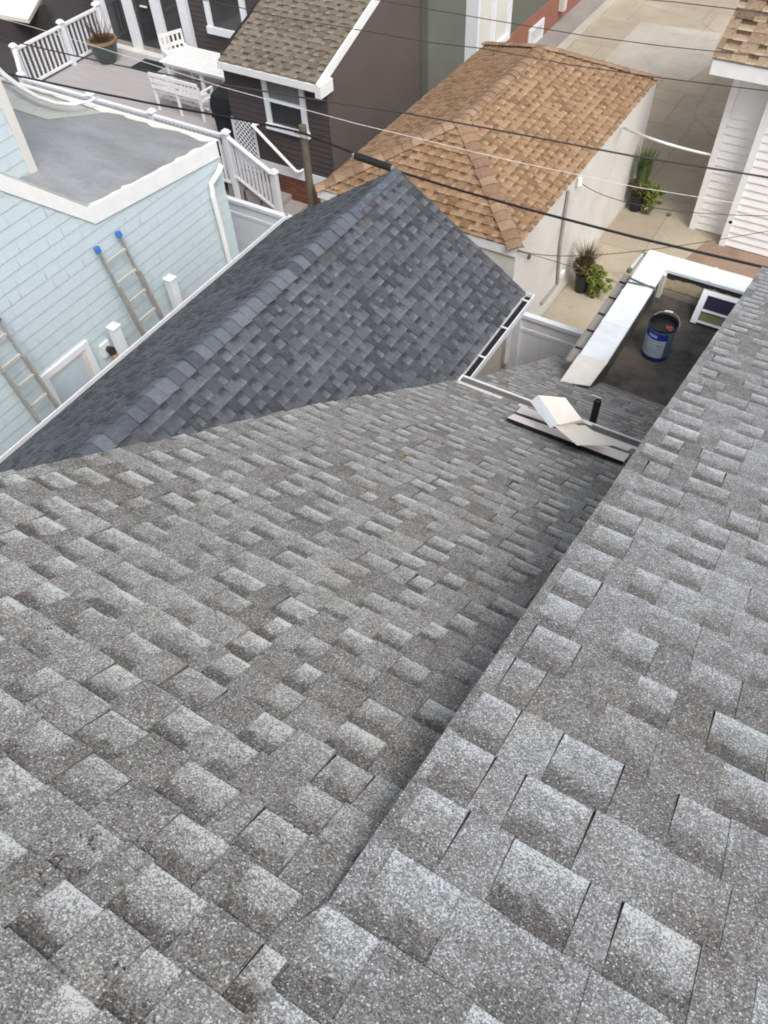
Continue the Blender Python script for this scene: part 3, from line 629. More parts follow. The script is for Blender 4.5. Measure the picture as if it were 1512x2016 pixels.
mb = MB(); pt = [onx(1119, 375, gx1 + .01), onx(1103, 480, gx1 + .01), onx(1097, 560, gx1 + .01), onx(1066, 598, gx1 + .01)]; mb.tube(pt, 0.03, 8); mb.build('conduit_pipe', 'stepw', gar)
mb = MB(); c = onx(1141, 357, gx1 + .03); mb.tube([c - Vector((0, 0, .06)), c + Vector((0, 0, .06))], [0.05, 0.035], 10); mb.build('wall_lamp', 'white', gar)
mb = MB(); c = onx(1108, 540, gx1 + .01); mb.box((gx1 - .02, c.y - .07, c.z - .05), (gx1 + .02, c.y + .07, c.z + .05)); mb.build('outlet_box', 'white', gar)
mb = MB(); c = onx(1042, 505, gx1 + .0); mb.tube([Vector((gx1 - .03, c.y, c.z)), Vector((gx1 + .015, c.y, c.z))], 0.04, 10); mb.build('round_vent', 'cableg', gar)
mb = MB(); mb.box(W(gx1 - .02, gy0, -9), W(gx1 + .03, gy1, -8.88)); mb.build('base_curb', 'conc2', gar)
mb = MB(); mb.box(W(-6.9, gy0 - .01, -9), W(-4.2, gy0 + .038, -7.0)); mb.build('garage_door', 'white', gar)

# ------------------------------------------------------------------ pale blue shingled house
blue = thing('pale_blue_house', (-10, 5, 0), 'pale blue shingled house with white fascia and grey flat roof', 'house')
XW = -8.0
def topz(y): return -5.37 - (y - 5.55) * 0.27 / 2.45 if y > 5.55 else -5.37 + (5.55 - y) * 0.96
mb = MB(); rng = random.Random(14)
def b_hi(v):
    z = -3.0 - v
    if z > -5.37: return 5.55 - (z + 5.37) / 0.96
    if z > -5.64: return 5.55 + (-5.37 - z) / 0.27 * 2.45
    return 8.0
shingles(mb, W(XW, 0, -3.0), (0, 1, 0), (0, 0, -1), 0, 6.0, lambda v: -3.0, b_hi, e=0.165, tb=0.009, tt=0.0, teeth=(0.12, 0.3), gaps=(0.12, 0.3), rng=rng)
mb.build('shingle_wall', 'bluesh', blue)
mb = MB(); mb.quad([W(XW - .02, -3, -9), W(XW - .02, 8, -9), W(XW - .02, 8, -5.7), W(XW - .02, 5.55, -5.45), W(XW - .02, 3.2, -3.2), W(XW - .02, -3, -3.2)]); mb.quad([W(XW - .02, 8.0, -9), W(-14, 8.0, -9), W(-14, 8.0, -5.7), W(XW - .02, 8.0, -5.7)]); mb.build('wall', 'bluesh', blue)
def zr(y): return topz(y) + 0.20
mb = MB()
NY, NX = 10, 12
for i in range(NX):
    for j in range(NY):
        xa, xb = XW + .03 - 6 * i / NX, XW + .03 - 6 * (i + 1) / NX; ya, yb = 5.60 + 2.42 * j / NY, 5.60 + 2.42 * (j + 1) / NY
        mb.quad([W(xa, ya, zr(ya)), W(xb, ya, zr(ya)), W(xb, yb, zr(yb)), W(xa, yb, zr(yb))])
mb.build('flat_roof', 'membrane', blue)
mb = MB(); mb.slab([W(-10.6, 7.25, zr(7.25) + .006), W(-10.1, 7.9, zr(7.9) + .006), W(-13.8, 7.9, zr(7.9) + .006), W(-13.8, 7.25, zr(7.25) + .006)], 0.004, (0, 0, 1)); mb.build('membrane_patch', 'membrane2', blue)
mb = MB()
mb.slab([W(XW + .03, 5.56, zr(5.56) + .012), W(XW + .03, 8.04, zr(8.04) + .012), W(XW + .03, 8.04, topz(8.04) - .02), W(XW + .03, 5.56, topz(5.56) - .02)], 0.035, (1, 0, 0))
mb.build('fascia_board', 'white', blue)
mb = MB()
mb.slab([W(XW + .032, 5.57, zr(5.57) + .0), W(XW + .032, 5.57, topz(5.57) - .02), W(XW + .032, 3.2, topz(3.2) - .02), W(XW + .032, 3.2, topz(3.2) + .22)], 0.035, (1, 0, 0))
mb.build('rake_board', 'white', blue)
mb = MB()                                          # upswept front slope seen almost edge-on
mb.slab([W(XW - .0, 5.60, topz(5.60) + .225), W(XW - .0, 3.2, topz(3.2) + .225), W(-13.9, 3.2, topz(3.2) + .225), W(-13.9, 5.60, topz(5.60) + .225)], 0.03, Vector((0, 0.69, 0.72)))
mb.build('front_slope', 'membrane2', blue)
rng = random.Random(77)
mb = MB(); y = 5.62
pw = 0.04
while y < 8.0:
    y2 = y + rng.uniform(.05, .14); nw = rng.choice((0.01, 0.012, 0.02, 0.02, 0.03, 0.06)); mb.slab([W(XW + .0, y, zr(y) + .014), W(XW + .0, y2, zr(y2) + .014), W(XW - nw, y2, zr(y2) + .014), W(XW - pw, y, zr(y) + .014)], 0.008, (0, 0, 1)); y = y2; pw = nw
mb.build('peeling_edge_coating', 'sheet', blue)
mb = MB(); x = XW - .05; pw = 0.05
while x > -13.6:
    x2 = x - rng.uniform(.08, .25); nw = rng.choice((0.02, 0.03, 0.04, 0.05, 0.09)); mb.slab([W(x, 7.99, zr(7.99) + .013), W(x2, 7.99, zr(7.99) + .013), W(x2, 7.99 - nw, zr(7.95) + .013), W(x, 7.99 - pw, zr(7.95) + .013)], 0.008, (0, 0, 1)); x = x2; pw = nw
mb.build('peeling_edge_coating', 'sheet', blue)
mb = MB(); mb.box(W(-14, 8.0, topz(8) - .02), W(XW + .03, 8.05, zr(8) + .014)); mb.build('rear_fascia', 'white', blue)
XU = -9.36
mb = MB(); yu = 5.95
shingles(mb, W(XU, 0, -2.2), (0, 1, 0), (0, 0, -1), 0, 3.2, lambda v: 4.6, lambda v: yu - .12, e=0.165, tb=0.009, tt=0.0, teeth=(0.12, 0.3), gaps=(0.12, 0.3), rng=rng); mb.build('upper_wall', 'bluesh', blue)
mb = MB(); mb.box(W(XU - .1, yu - .12, -5.4), W(XU + .02, yu + .01, -2.2)); mb.build('corner_board', 'cream', blue)
mb = MB(); mb.box(W(-13.9, 4.6, -5.4), W(XU - .01, yu, -2.2)); mb.build('upper_storey', 'bluesh', blue)
mb = MB(); dp = [onx(436, 325, -7.86), onx(430, 340, -7.86), onx(416, 362, -7.93), onx(419, 385, -7.93), onx(436, 450, -7.93), onx(455, 527, -7.93), W(-7.93, 7.62, -9)]; mb.tube(dp, 0.042, 8); mb.build('downspout', 'white', blue)
# window
y0w, y1w, zw = 4.0, 4.80, -6.73
win = MB()
a, b = onx(82, 744, XW + .05), onx(172, 670, XW + .05)
yl, yh, zt = a.y, b.y, (a.z + b.z) / 2
win.box((XW, yl, zt - .09), (XW + .05, yh, zt)); win.box((XW, yl, zt - 1.3), (XW + .05, yl + .09, zt - .09)); win.box((XW, yh - .09, zt - 1.3), (XW + .05, yh, zt - .09)); win.box((XW, yl, zt - 1.39), (XW + .06, yh, zt - 1.3))
wf = win.build('window', 'vinyl', blue)
p_ = MB(); p_.box((XW - .0, yl + .09, zt - 1.3), (XW + .022, yh - .09, zt - .09)); p_.build('pane', 'frost', wf)
p_ = MB(); p_.box((XW + .022, yh - .16, zt - 1.3), (XW + .035, yh - .09, zt - .09)); p_.box((XW + .022, yl + .09, zt - .13), (XW + .035, yh - .16, zt - .09)); p_.build('inner_frame', 'cream', wf)
c = onx(213, 690, XW + .06); lm = MB(); lm.box((XW, c.y - .08, c.z - .10), (XW + .04, c.y + .08, c.z + .12)); wl = lm.build('wall_light', 'white', blue)
lm = MB(); lm.tube([c + Vector((0.02, 0, .03)), c + Vector((.07, 0, .04)), c + Vector((.10, 0, -.02))], [0.05, 0.06, 0.055], 10); lm.build('lamp_hood', 'blackpl', wl)
lm = MB(); lm.tube([c + Vector((.10, 0, -.02)), c + Vector((.11, 0, -.09))], [0.05, 0.045], 10); lm.build('lamp_shade', 'gold', wl)
# white posts in the gap between the houses
def vpost(px, py, X, label):
    c = onx(px, py, X); t = thing('vinyl_post', (c.x, c.y, 0), label, 'post', 'white vinyl posts between the two houses')
    mb = MB(); mb.box((c.x - .06, c.y - .06, 0), (c.x + .06, c.y + .06, c.z - .03)); mb.build('shaft', 'vinyl', t)
    mb = MB(); mb.slab([(c.x - .075, c.y - .075, c.z - .01), (c.x + .075, c.y - .075, c.z - .01), (c.x + .075, c.y + .075, c.z - .01), (c.x - .075, c.y + .075, c.z - .01)], 0.02, (0, 0, 1)); mb.hexa([(c.x - .07, c.y - .07, c.z - .01), (c.x + .07, c.y - .07, c.z - .01), (c.x + .07, c.y + .07, c.z - .01), (c.x - .07, c.y + .07, c.z - .01), (c.x - .02, c.y - .02, c.z + .015), (c.x + .02, c.y - .02, c.z + .015), (c.x + .02, c.y + .02, c.z + .015), (c.x - .02, c.y + .02, c.z + .015)]); mb.build('post_cap', 'vinyl', t)
vpost(333, 545, -7.75, 'white square post between the ladder and the downspout')
vpost(222, 640, -7.72, 'white square post beside the wall light and window')
# ladders
def ladder(pL, pR, foot_dx, label, rungs=11):
    a, b = onx(*pL, XW + .09), onx(*pR, XW + .09)
    d = Vector((foot_dx, 0, -a.z)).normalized(); Ld = a.z / -d.z
    dB = Vector((foot_dx, 0, -b.z)).normalized()
    t = thing('extension_ladder', (a.x + foot_dx, (a.y + b.y) / 2, 0), label, 'ladder', 'aluminium ladders against the blue wall')
    wv = Vector((0, (b - a).y, 0)); zt_ = (a.z + b.z) / 2; a.z = b.z = zt_; a.x = b.x = XW + .09
    for s_ in (a, b):
        mb = MB(); mb.bar(s_, s_ + d * (zt_ / -d.z - .01), 0.022, 0.06, (1, 0, 0)); mb.build('side_rail', 'alu', t)
        mb = MB(); mb.bar(s_ + d * .55 + Vector((.05, 0, .02)), s_ + d * (zt_ / -d.z - .01) + Vector((.05, 0, .02)), 0.026, 0.06, (1, 0, 0)); mb.build('side_rail', 'alu', t)
        mb = MB(); mb.tube([s_ - d * .02, s_ + d * .05], 0.042, 10); mb.build('rubber_cap', 'bluepl', t)
    k = 0.22
    while k < zt_ / -d.z - .2:
        p = a + d * k; mb = MB(); mb.bar(p, p + wv, 0.035, 0.03); mb.build('rung', 'rung', t)
        k += 0.305
    return t
ladder((190, 488), (233, 461), 0.75, 'aluminium extension ladder with blue caps leaning on the blue wall by the lamp')
# second ladder at the left edge of view
a2 = onx(0, 735, XW + .35)
ladder((-50, 655), (-8, 625), 0.75, 'aluminium ladder at the left edge standing left of the blue house window')

# white hose over the flat roof
hp = [(-12, 128), (8, 148), (40, 172), (75, 192), (110, 203), (145, 206), (178, 198), (196, 190)]
mb = MB(); mb.tube([onz(x, y, -5.15 - .02 * i) for i, (x, y) in enumerate(hp)], [.05, .045, .04, .033, .028, .022, .015, .012], 8); tag(mb.build('hose', 'cablew', smooth=True), 'thick white hose sagging across the far edge of the flat roof', 'hose')

# ------------------------------------------------------------------ brown house with deck
brown = thing('brown_house', (-13, 15.5, 0), 'dark brown sided house with white trim and olive brown lean-to roof', 'house')
mb = MB(); lap_wall(mb, W(-19.2, 15.5, 0), W(-11.3, 15.5, 0), 0.0, 8.5, 0.11, 0.014, (0, -1, 0)); mb.build('rear_wall', 'brown', brown)
AX0, AX1, AY = -11.35, -8.88, 12.0
mb = MB(); lap_wall(mb, W(AX0, AY, 0), W(AX1, AY, 0), 0.75, 2.78, 0.11, 0.014, (0, -1, 0)); mb.build('front_wall', 'brown', brown)
mb = MB(); mb.quad([W(AX0, AY, -9), W(AX0, 15.5, -9), W(AX0, 15.5, -5.1), W(AX0, AY, -6.25)]); mb.build('side_wall', 'brown', brown)
mb = MB(); mb.quad([W(AX1, AY, -9), W(AX1, 15.02, -9), W(AX1, 15.02, -5.2), W(AX1, AY, -6.25)]); mb.quad([W(AX1, 15.02, -9), W(AX1, 15.5, -9), W(AX1, 15.5, -2), W(AX1, 15.02, -2)]); mb.build('side_wall', 'brown2', brown)
mb = MB(); mb.box(W(AX0, AY - .005, -9), W(AX1 - .03, AY + .05, -8.44)); mb.build('brick_base', 'brick', brown)
mb = MB(); mb.box(W(AX0, AY - .03, -8.44), W(AX1 + .01, AY + .03, -8.24)); mb.build('base_trim', 'vinyl', brown)
mb = MB(); mb.quad([W(-8.9, 11.9, -9), W(-8.2, 11.9, -9), W(-8.2, 11.9, -8.55), W(-8.9, 11.9, -8.55)]); mb.build('side_trim', 'vinyl', brown)
# lean-to roof
ra, rb2 = ony(450, 112, AY - .22), ony(636, 160, AY - .22)
qr = 0.36; zr0 = -6.30
mb = MB(); Vr = Vector((0, -1, -qr)).normalized(); Lr = 3.4 * math.sqrt(1 + qr * qr); rng = random.Random(41)
shingles(mb, W(0, AY - .25 + 3.4, zr0 + qr * 3.4), (1, 0, 0), Vr, 0, Lr, lambda v: -11.2 - .0, lambda v: -8.93, e=0.143, tb=0.010, tt=0.009, teeth=(0.1, 0.22), gaps=(0.08, 0.16), rng=rng)
mb.build('leanto_roof', 'olive', brown)
mb = MB(); mb.box(W(-11.22, AY - .28, zr0 - .13), W(-8.86, AY - .25, zr0 - .0)); mb.build('fascia_board', 'white', brown)
mb = MB(); mb.slab([W(-8.86, AY - .27, zr0 + .02), W(-8.86, AY + 3.15, zr0 + qr * 3.42 + .02), W(-8.86, AY + 3.15, zr0 + qr * 3.42 - .14), W(-8.86, AY - .27, zr0 - .14)], 0.05, (1, 0, 0))
mb.box(W(-8.93, AY - .29, zr0 - .22), W(-8.80, AY + .12, zr0 + .0)); mb.build('rake_board', 'white', brown)
mb = MB(); c = W(-9.75, 14.6, zr0 + qr * 2.85 + .06); mb.tube([c, c + Vector((0, 0, .12))], [0.07, .05], 10); mb.build('roof_vent', 'alu', brown)
def window_y(parent, x0, x1, z0, z1, Y, name='window', fw=0.11, split=True, screen=True):
    mb = MB(); mb.box((x0, Y - .05, z1 - fw), (x1, Y, z1)); mb.box((x0 - .03, Y - .08, z0), (x1 + .03, Y, z0 + fw)); mb.box((x0, Y - .05, z0 + fw), (x0 + fw, Y, z1 - fw)); mb.box((x1 - fw, Y - .05, z0 + fw), (x1, Y, z1 - fw))
    o = mb.build(name, 'vinyl', parent)
    zm = (z0 + z1) / 2
    if split:
        mb = MB(); mb.box((x0 + fw, Y - .04, zm - .03), (x1 - fw, Y - .005, zm + .03)); mb.build('meeting_rail', 'vinyl', o)
        mb = MB(); mb.box((x0 + fw, Y - .012, zm + .03), (x1 - fw, Y - .002, z1 - fw)); mb.build('upper_pane', 'screen', o)
        mb = MB(); mb.box((x0 + fw, Y - .012, z0 + fw), (x1 - fw, Y - .002, zm - .03)); mb.build('lower_pane', 'glass', o)
    else:
        mb = MB(); mb.box((x0 + fw, Y - .012, z0 + fw), (x1 - fw, Y - .002, z1 - fw)); mb.build('pane', 'glass', o)
    return o
window_y(brown, -10.37, -9.38, 1.52, 2.66, AY - .016)
window_y(brown, -14.82, -13.55, 1.35, 2.75, 15.48, fw=0.16, split=False)
# sliding glass doors with white posts
for x, w_ in ((-18.45, .32), (-17.42, .3), (-16.42, .3), (-15.5, .26)):
    mb = MB(); mb.box((x - w_ / 2, 15.36, 0.5), (x + w_ / 2, 15.48, 3.6)); mb.build('door_post', 'vinyl', brown)
for x0_, x1_ in ((-18.3, -17.56), (-17.28, -16.56), (-16.28, -15.62)):
    mb = MB(); mb.box((x0_, 15.44, 0.62), (x1_, 15.478, 3.5)); g = mb.build('glass_door', 'glass', brown)
    mb = MB(); mb.box((x0_, 15.42, 0.5), (x1_, 15.44, 0.66)); mb.build('sill', 'stepw', g)
mb = MB(); mb.bar(W(-16.95, 15.38, -7.35), W(-16.72, 15.38, -7.35), .03, .03); mb.build('door_handle', 'white', brown)
mb = MB(); mb.box(W(-19.0, 15.2, -8.5), W(-15.2, 15.42, -8.44)); mb.build('door_step', 'cream', brown)
# handrail on the wall
hr = thing('handrail', W(-10.2, 11.9, -7.9), 'white metal handrail fixed to the brown wall above the steps', 'handrail')
a, b = W(-10.72, 11.86, -7.46), W(-9.74, 11.86, -8.2)
mb = MB(); mb.tube([a, b], 0.032, 8); mb.build('grip_rail', 'white', hr)
for p in (a, b): mb = MB(); mb.tube([p, p + Vector((.07, .03, .0)), p + Vector((.09, .13, 0))], 0.026, 8); mb.build('bracket', 'white', hr)

deck = thing('timber_deck', W(-14, 13, -8.5), 'raised mauve board deck with white balustrade behind the brown house', 'deck')
DZ = 0.5
mb = MB(); mb.slab([(-18.5, 11.45, DZ), (-11.35, 11.45, DZ), (-11.35, 15.4, DZ), (-18.5, 15.4, DZ)], 0.12, (0, 0, 1)); mb.build('deck_boards', 'deck', deck)
mb = MB(); mb.slab([(-18.0, 12.5, DZ + .004), (-17.87, 12.5, DZ + .004), (-15.9, 13.9, DZ + .004), (-11.4, 13.9, DZ + .004), (-11.4, 13.95, DZ + .004), (-16.0, 13.95, DZ + .004)], 0.003, (0, 0, 1))
def post(parent, x, y, z0, z1, s=0.11, ncap=True):
    mb = MB(); mb.box((x - s / 2, y - s / 2, z0), (x + s / 2, y + s / 2, z1)); mb.build('newel_post', 'vinyl', parent)
    mb = MB(); k = s * .75; mb.hexa([(x - k, y - k, z1), (x + k, y - k, z1), (x + k, y + k, z1), (x - k, y + k, z1), (x - k * .6, y - k * .6, z1 + .06), (x + k * .6, y - k * .6, z1 + .06), (x + k * .6, y + k * .6, z1 + .06), (x - k * .6, y + k * .6, z1 + .06)]); mb.build('post_cap', 'vinyl', parent)
def rail(parent, p, q, hb, ht, step=0.13):
    p, q = Vector(p), Vector(q); d = q - p; L = Vector((d.x, d.y, 0)).length; mb = MB()
    mb.bar(p + Vector((0, 0, ht)), q + Vector((0, 0, ht)), 0.09, 0.05); mb.bar(p + Vector((0, 0, hb)), q + Vector((0, 0, hb)), 0.06, 0.05)
    n_ = int(L / step)
    for i in range(1, n_):
        b_ = p + d * (i / n_); mb.bar(b_ + Vector((0, 0, hb)), b_ + Vector((0, 0, ht)), 0.038, 0.038, (0, 1, 0))
    mb.build('railing_panel', 'vinyl', parent)
HT = 0.92
lp = [(-18.45, 12.45), (-18.45, 14.0), (-18.45, 15.25)]
for i, p in enumerate(lp):
    post(deck, p[0], p[1], DZ, DZ + 1.0)
    if i: rail(deck, (lp[i - 1][0], lp[i - 1][1], DZ), (p[0], p[1], DZ), 0.1, HT)
fp = [(-17.1, 11.45), (-14.9, 11.45), (-13.1, 11.45), (-11.1, 11.45)]
for i, p in enumerate(fp):
    post(deck, p[0], p[1], 0.05, DZ + 0.98)
    if i: rail(deck, (fp[i - 1][0], p[1], DZ), (p[0], p[1], DZ), -0.1, HT - .02, 0.11)
rail(deck, (-18.45, 12.45, DZ), (-17.1, 11.45, DZ), 0.1, HT)
post(deck, -9.95, 11.40, 0.0, 0.95)
rail(deck, (-11.1, 11.45, DZ), (-9.95, 11.40, -0.02), 0.10, HT - .02, 0.10)
for i in range(4):
    x = -11.35 + i * 0.42; z = DZ - 0.12 * (i + 1) + .0
    mb = MB(); mb.box((x, 11.46, 0), (x + .46, 11.97, z + .02)); st = mb.build('step', 'stepw', deck)
mb = MB()                                         # lattice skirt at the top of the steps
c0 = ony(462, 262, 11.93); c1 = ony(494, 240, 11.93); c2 = ony(512, 322, 11.93); c3 = ony(500, 338, 11.93); c4_ = ony(475, 310, 11.93)
zt_, zb_ = c1.z, c3.z
xa_, xb_ = c0.x, c2.x
n_ = 14
for i in range(-n_, n_):
    for sgn in (1, -1):
        x = xa_ - 0.0 + 0.105 * i; p = Vector((x, 11.93 + .006 * sgn, zb_ if sgn > 0 else zt_)); q = p + Vector(((zt_ - zb_), 0, (zt_ - zb_) * sgn))
        t0, t1 = max(0, (xa_ - p.x) / (q.x - p.x)), min(1, (xb_ - p.x) / (q.x - p.x))
        if t1 > t0: mb.bar(p + (q - p) * t0, p + (q - p) * t1, 0.02, 0.008, (0, 1, 0))
mb.box((xa_ - .02, 11.92, zb_), (xa_ + .02, 11.94, zt_)); mb.box((xb_ - .02, 11.92, zb_), (xb_ + .02, 11.94, zt_))
mb.build('lattice_panel', 'vinyl', deck)
# things on the deck
def slat_top(mb, x0, x1, y0, y1, z, n, t=0.025, gap=0.015):
    wd = (y1 - y0) / n
    for i in range(n): mb.box((x0, y0 + i * wd, z - t), (x1, y0 + (i + 1) * wd - gap, z))
tbl = thing('patio_table', (-14.0, 14.3, DZ), 'long white slatted patio table on the mauve deck', 'table')
mb = MB(); slat_top(mb, -15.1, -12.85, 13.85, 14.85, DZ + .74, 9); mb.build('tabletop', 'white', tbl)
mb = MB(); mb.box((-15.05, 13.9, DZ + .64), (-12.9, 13.94, DZ + .71)); mb.box((-15.05, 14.76, DZ + .64), (-12.9, 14.8, DZ + .71)); mb.build('apron', 'white', tbl)
for x in (-14.95, -13.95, -13.0):
    for y in (13.98, 14.7): mb = MB(); mb.box((x - .035, y - .035, DZ), (x + .035, y + .035, DZ + .7)); mb.build('leg', 'white', tbl)
def seat(x, y, w_, rz, label, name='garden_bench', cat='bench', group=None, back=0.85):
    t = thing(name, (x, y, DZ), label, cat, group); Rm = Matrix.Rotation(rz, 4, 'Z')
    def T(mb): mb.v = [tuple(Vector((x, y, DZ)) + Rm @ Vector(v)) for v in mb.v]; return mb
    mb = MB(); slat_top(mb, -w_ / 2, w_ / 2, -.22, .22, .44, 5); T(mb).build('seat', 'white', t)
    mb = MB(); mb.box((-w_ / 2, -.28, back - .07), (w_ / 2, -.245, back)); mb.box((-w_ / 2, -.26, .50), (w_ / 2, -.23, .57)); mb.box((-w_ / 2, -.27, .64), (w_ / 2, -.24, .72))
    nn_ = max(5, int(w_ / .12))
    for i in range(nn_ + 1):
        xx = -w_ / 2 + .02 + (w_ - .04) * i / nn_; mb.bar((xx, -.245, .5), (xx, -.262, back - .03), .05, .02, (0, 1, 0))
    T(mb).build('backrest', 'white', t)
    for sx in (-1, 1):
        for sy in (-.22, .2): mb = MB(); mb.bar((sx * (w_ / 2 - .03), sy, 0), (sx * (w_ / 2 - .03), sy, .6 if sy > 0 else .75), .05, .05, (0, 1, 0)); T(mb).build('leg', 'white', t)
        mb = MB(); mb.bar((sx * (w_ / 2 - .03), -.26, .63), (sx * (w_ / 2 - .03), .24, .61), .06, .025); T(mb).build('armrest', 'white', t)
    if w_ > 1: 
        for sy in (-.22, .2): mb = MB(); mb.bar((0, sy, 0), (0, sy, .43 if sy > 0 else .6), .05, .05, (0, 1, 0)); T(mb).build('leg', 'white', t)
    mb = MB(); mb.box((-w_ / 2 + .03, -.01, .17), (w_ / 2 - .03, .02, .21)); mb.box((-w_ / 2 + .03, .17, .34), (w_ / 2 - .03, .2, .41)); T(mb).build('stretcher', 'white', t)
seat(-14.0, 13.35, 1.45, 0, 'white slatted garden bench in front of the patio table')
seat(-15.35, 14.75, 0.62, R_(-115), 'white slatted armchair at the far left end of the patio table', 'garden_chair', 'chair', 'white garden chairs', .95)
seat(-12.75, 13.55, 0.62, R_(85), 'white slatted armchair at the grill end of the patio table', 'garden_chair', 'chair', 'white garden chairs', .95)
gl = thing('covered_grill', (-12.0, 12.75, DZ), 'barbecue grill under a black cover against the brown wall', 'grill')
mb = MB(); cx, cy = -12.02, 12.75
prof = [(0.34, .0), (0.36, .5), (0.40, .85), (0.34, 1.08), (0.18, 1.2)]
for i in range(len(prof) - 1):
    (r0, z0), (r1, z1) = prof[i], prof[i + 1]
    for k in range(4):
        sg = [(-1, -1), (1, -1), (1, 1), (-1, 1)]; p, q = sg[k], sg[(k + 1) % 4]
        f = lambda s_, r, z: (cx + s_[0] * r * .9, cy + s_[1] * r * .8, DZ + z)
        mb.quad([f(p, r0, z0), f(q, r0, z0), f(q, r1, z1), f(p, r1, z1)])
mb.quad([(cx - .16, cy - .14, DZ + 1.2), (cx + .16, cy - .14, DZ + 1.2), (cx + .16, cy + .14, DZ + 1.2), (cx - .16, cy + .14, DZ + 1.2)])
mb.build('fabric_cover', 'cover', gl, bevel=0.03)
mb = MB(); mb.box((cx - .3, cy - .02, DZ + .84), (cx + .3, cy + .0, DZ + .86)); mb.bar((cx - .34, cy - .31, DZ + .62), (cx + .34, cy - .31, DZ + .62), .03, .03); mb.build('cover_strap', 'blackpl', gl)
mb = MB(); mb.box((-16.95, 14.5, DZ + .004), (-16.15, 15.1, DZ + .018)); tag(mb.build('door_mat', 'cover'), 'black door mat lying before the glass door on the deck', 'door mat')
pl = thing('potted_shrub', (-17.75, 14.6, DZ), 'bare reddish shrub in a green glazed pot by the balustrade', 'potted plant')
c = Vector((-17.75, 14.55, DZ)); mb = MB(); mb.lathe(c, [(0.0, 0), (0.2, 0), (0.3, .2), (0.36, .45), (0.37, .52), (0.33, .52), (0.31, .46)], 20); mb.build('pot', 'gpot', pl, smooth=False)
mb = MB(); mb.lathe(c, [(0.375, .48), (0.39, .5), (0.385, .55), (0.33, .55), (0.32, .5)], 20); mb.build('pot_rim', 'terracotta', pl)
mb = MB(); mb.lathe(c, [(0.32, .49), (0.0, .5)], 16); mb.build('soil', 'soil', pl)
mb = MB(); rng = random.Random(6)
for i in range(46):
    t = rng.uniform(0, 6.28); r = rng.uniform(0, .15); b_ = c + Vector((r * math.cos(t), r * math.sin(t), .5)); l_ = rng.uniform(.3, .75); d = Vector((math.cos(t) * .5, math.sin(t) * .5, 1)).normalized()
    mid = b_ + d * l_ * .5; e_ = mid + (d + Vector((rng.uniform(-.5, .5), rng.uniform(-.5, .5), 0))).normalized() * l_ * .5; mb.tube([b_, mid, e_], [.007, .005, .003], 4)
mb.build('stems', 'twig', pl)
# far left: pale shed top beyond the dark wall
sh = thing('white_shed', W(-24, 16.5, -9), 'white flat topped shed at the top left corner beyond the deck', 'shed')
mb = MB(); mb.box(W(-25.5, 15.0, -9), W(-22.0, 16.4, -8.35)); mb.build('wall', 'brown', sh)
mb = MB(); mb.hexa([W(-25.6, 14.75, -8.35), W(-21.3, 15.15, -8.35), W(-22.6, 17.0, -8.35), W(-26.5, 17.0, -8.35), W(-25.6, 14.75, -8.25), W(-21.3, 15.15, -8.25), W(-22.6, 17.0, -8.25), W(-26.5, 17.0, -8.25)]); mb.build('roof', 'sheet', sh)

# wooden pole in front of the brown house
pole = thing('wooden_pole', W(-7.6, 9.5, -9), 'weathered wooden service pole in front of the brown house', 'utility pole')
pt_ = ony(597, 262, 9.5); pbm = Vector((pt_.x, 9.5, 0))
mb = MB(); mb.tube([pbm, Vector((pt_.x, 9.5, pt_.z + .12))], [0.075, 0.06], 12); mb.build('shaft', 'wood', pole)
mb = MB(); mb.bar(pt_ + Vector((-.12, -.06, 0)), pt_ + Vector((.1, -.06, -.02)), .03, .035); mb.build('insulator', 'cream', pole)

# ------------------------------------------------------------------ green house beyond
gh = thing('grey_green_house', (-12, 20, 0), 'grey green stucco house with red painted base and white bay window', 'house')
GX = -8.72
mb = MB(); mb.box((-16, 15.55, 0.0), (GX, 26, 9.5)); mb.build('wall', 'green', gh)
c0 = onx(1064, 93, GX + .02); zb = onx(1003, 78, GX).z
A1 = onx(1000, 75, GX + .03); A2 = onx(1085, 0, GX + .03)
mb = MB(); mb.box((GX - .05, 18.0, 0), (GX + .03, 26.0, (A1.z + A2.z) / 2)); mb.build('painted_base', 'brickred', gh)
w0, w1 = onx(1043, 60, GX + .06), onx(1068, 35, GX + .06); zlo = onx(1043, 95, GX + .06).z
mb = MB(); f0, f1, z0, z1 = w0.y, w1.y + .15, zlo, w0.z
mb.box((GX, f0, z0), (GX + .07, f1, z0 + .1)); mb.box((GX, f0, z1 - .1), (GX + .07, f1, z1)); mb.box((GX, f0, z0 + .1), (GX + .07, f0 + .1, z1 - .1)); mb.box((GX, f1 - .1, z0 + .1), (GX + .07, f1, z1 - .1))
wv = mb.build('basement_window', 'vinyl', gh)
mb = MB(); mb.box((GX, f0 + .1, z0 + .1), (GX + .045, f1 - .1, z1 - .1)); mb.build('pane', 'screen', wv)
mb = MB()
for i in range(4): mb.box((GX + .045, f0 + .1, z0 + .13 + i * (z1 - z0 - .2) / 4), (GX + .06, f1 - .1, z0 + .16 + i * (z1 - z0 - .2) / 4))
mb.build('louvre', 'vinyl', wv)
P1, P2, P3, P4 = onx(937, 120, GX + .35), onx(937, 28, GX + .35), onx(1003, 0, GX + .35), onx(1003, 90, GX + .35)
by0, by1, bz0, bz1 = P1.y + .1, P4.y + .1, 1.0, 3.1
bay = MB(); bay.box((GX, by0, bz0), (GX + .30, by0 + .10, bz1)); bay.box((GX, by1 - .1, bz0), (GX + .30, by1, bz1)); bay.box((GX, by0 + .1, bz0), (GX + .3, by1 - .1, bz0 + .12)); bay.box((GX, by0 + .1, bz1 - .12), (GX + .3, by1 - .1, bz1)); bay.box((GX + .22, (by0 + by1) / 2 - .05, bz0 + .12), (GX + .30, (by0 + by1) / 2 + .05, bz1 - .12))
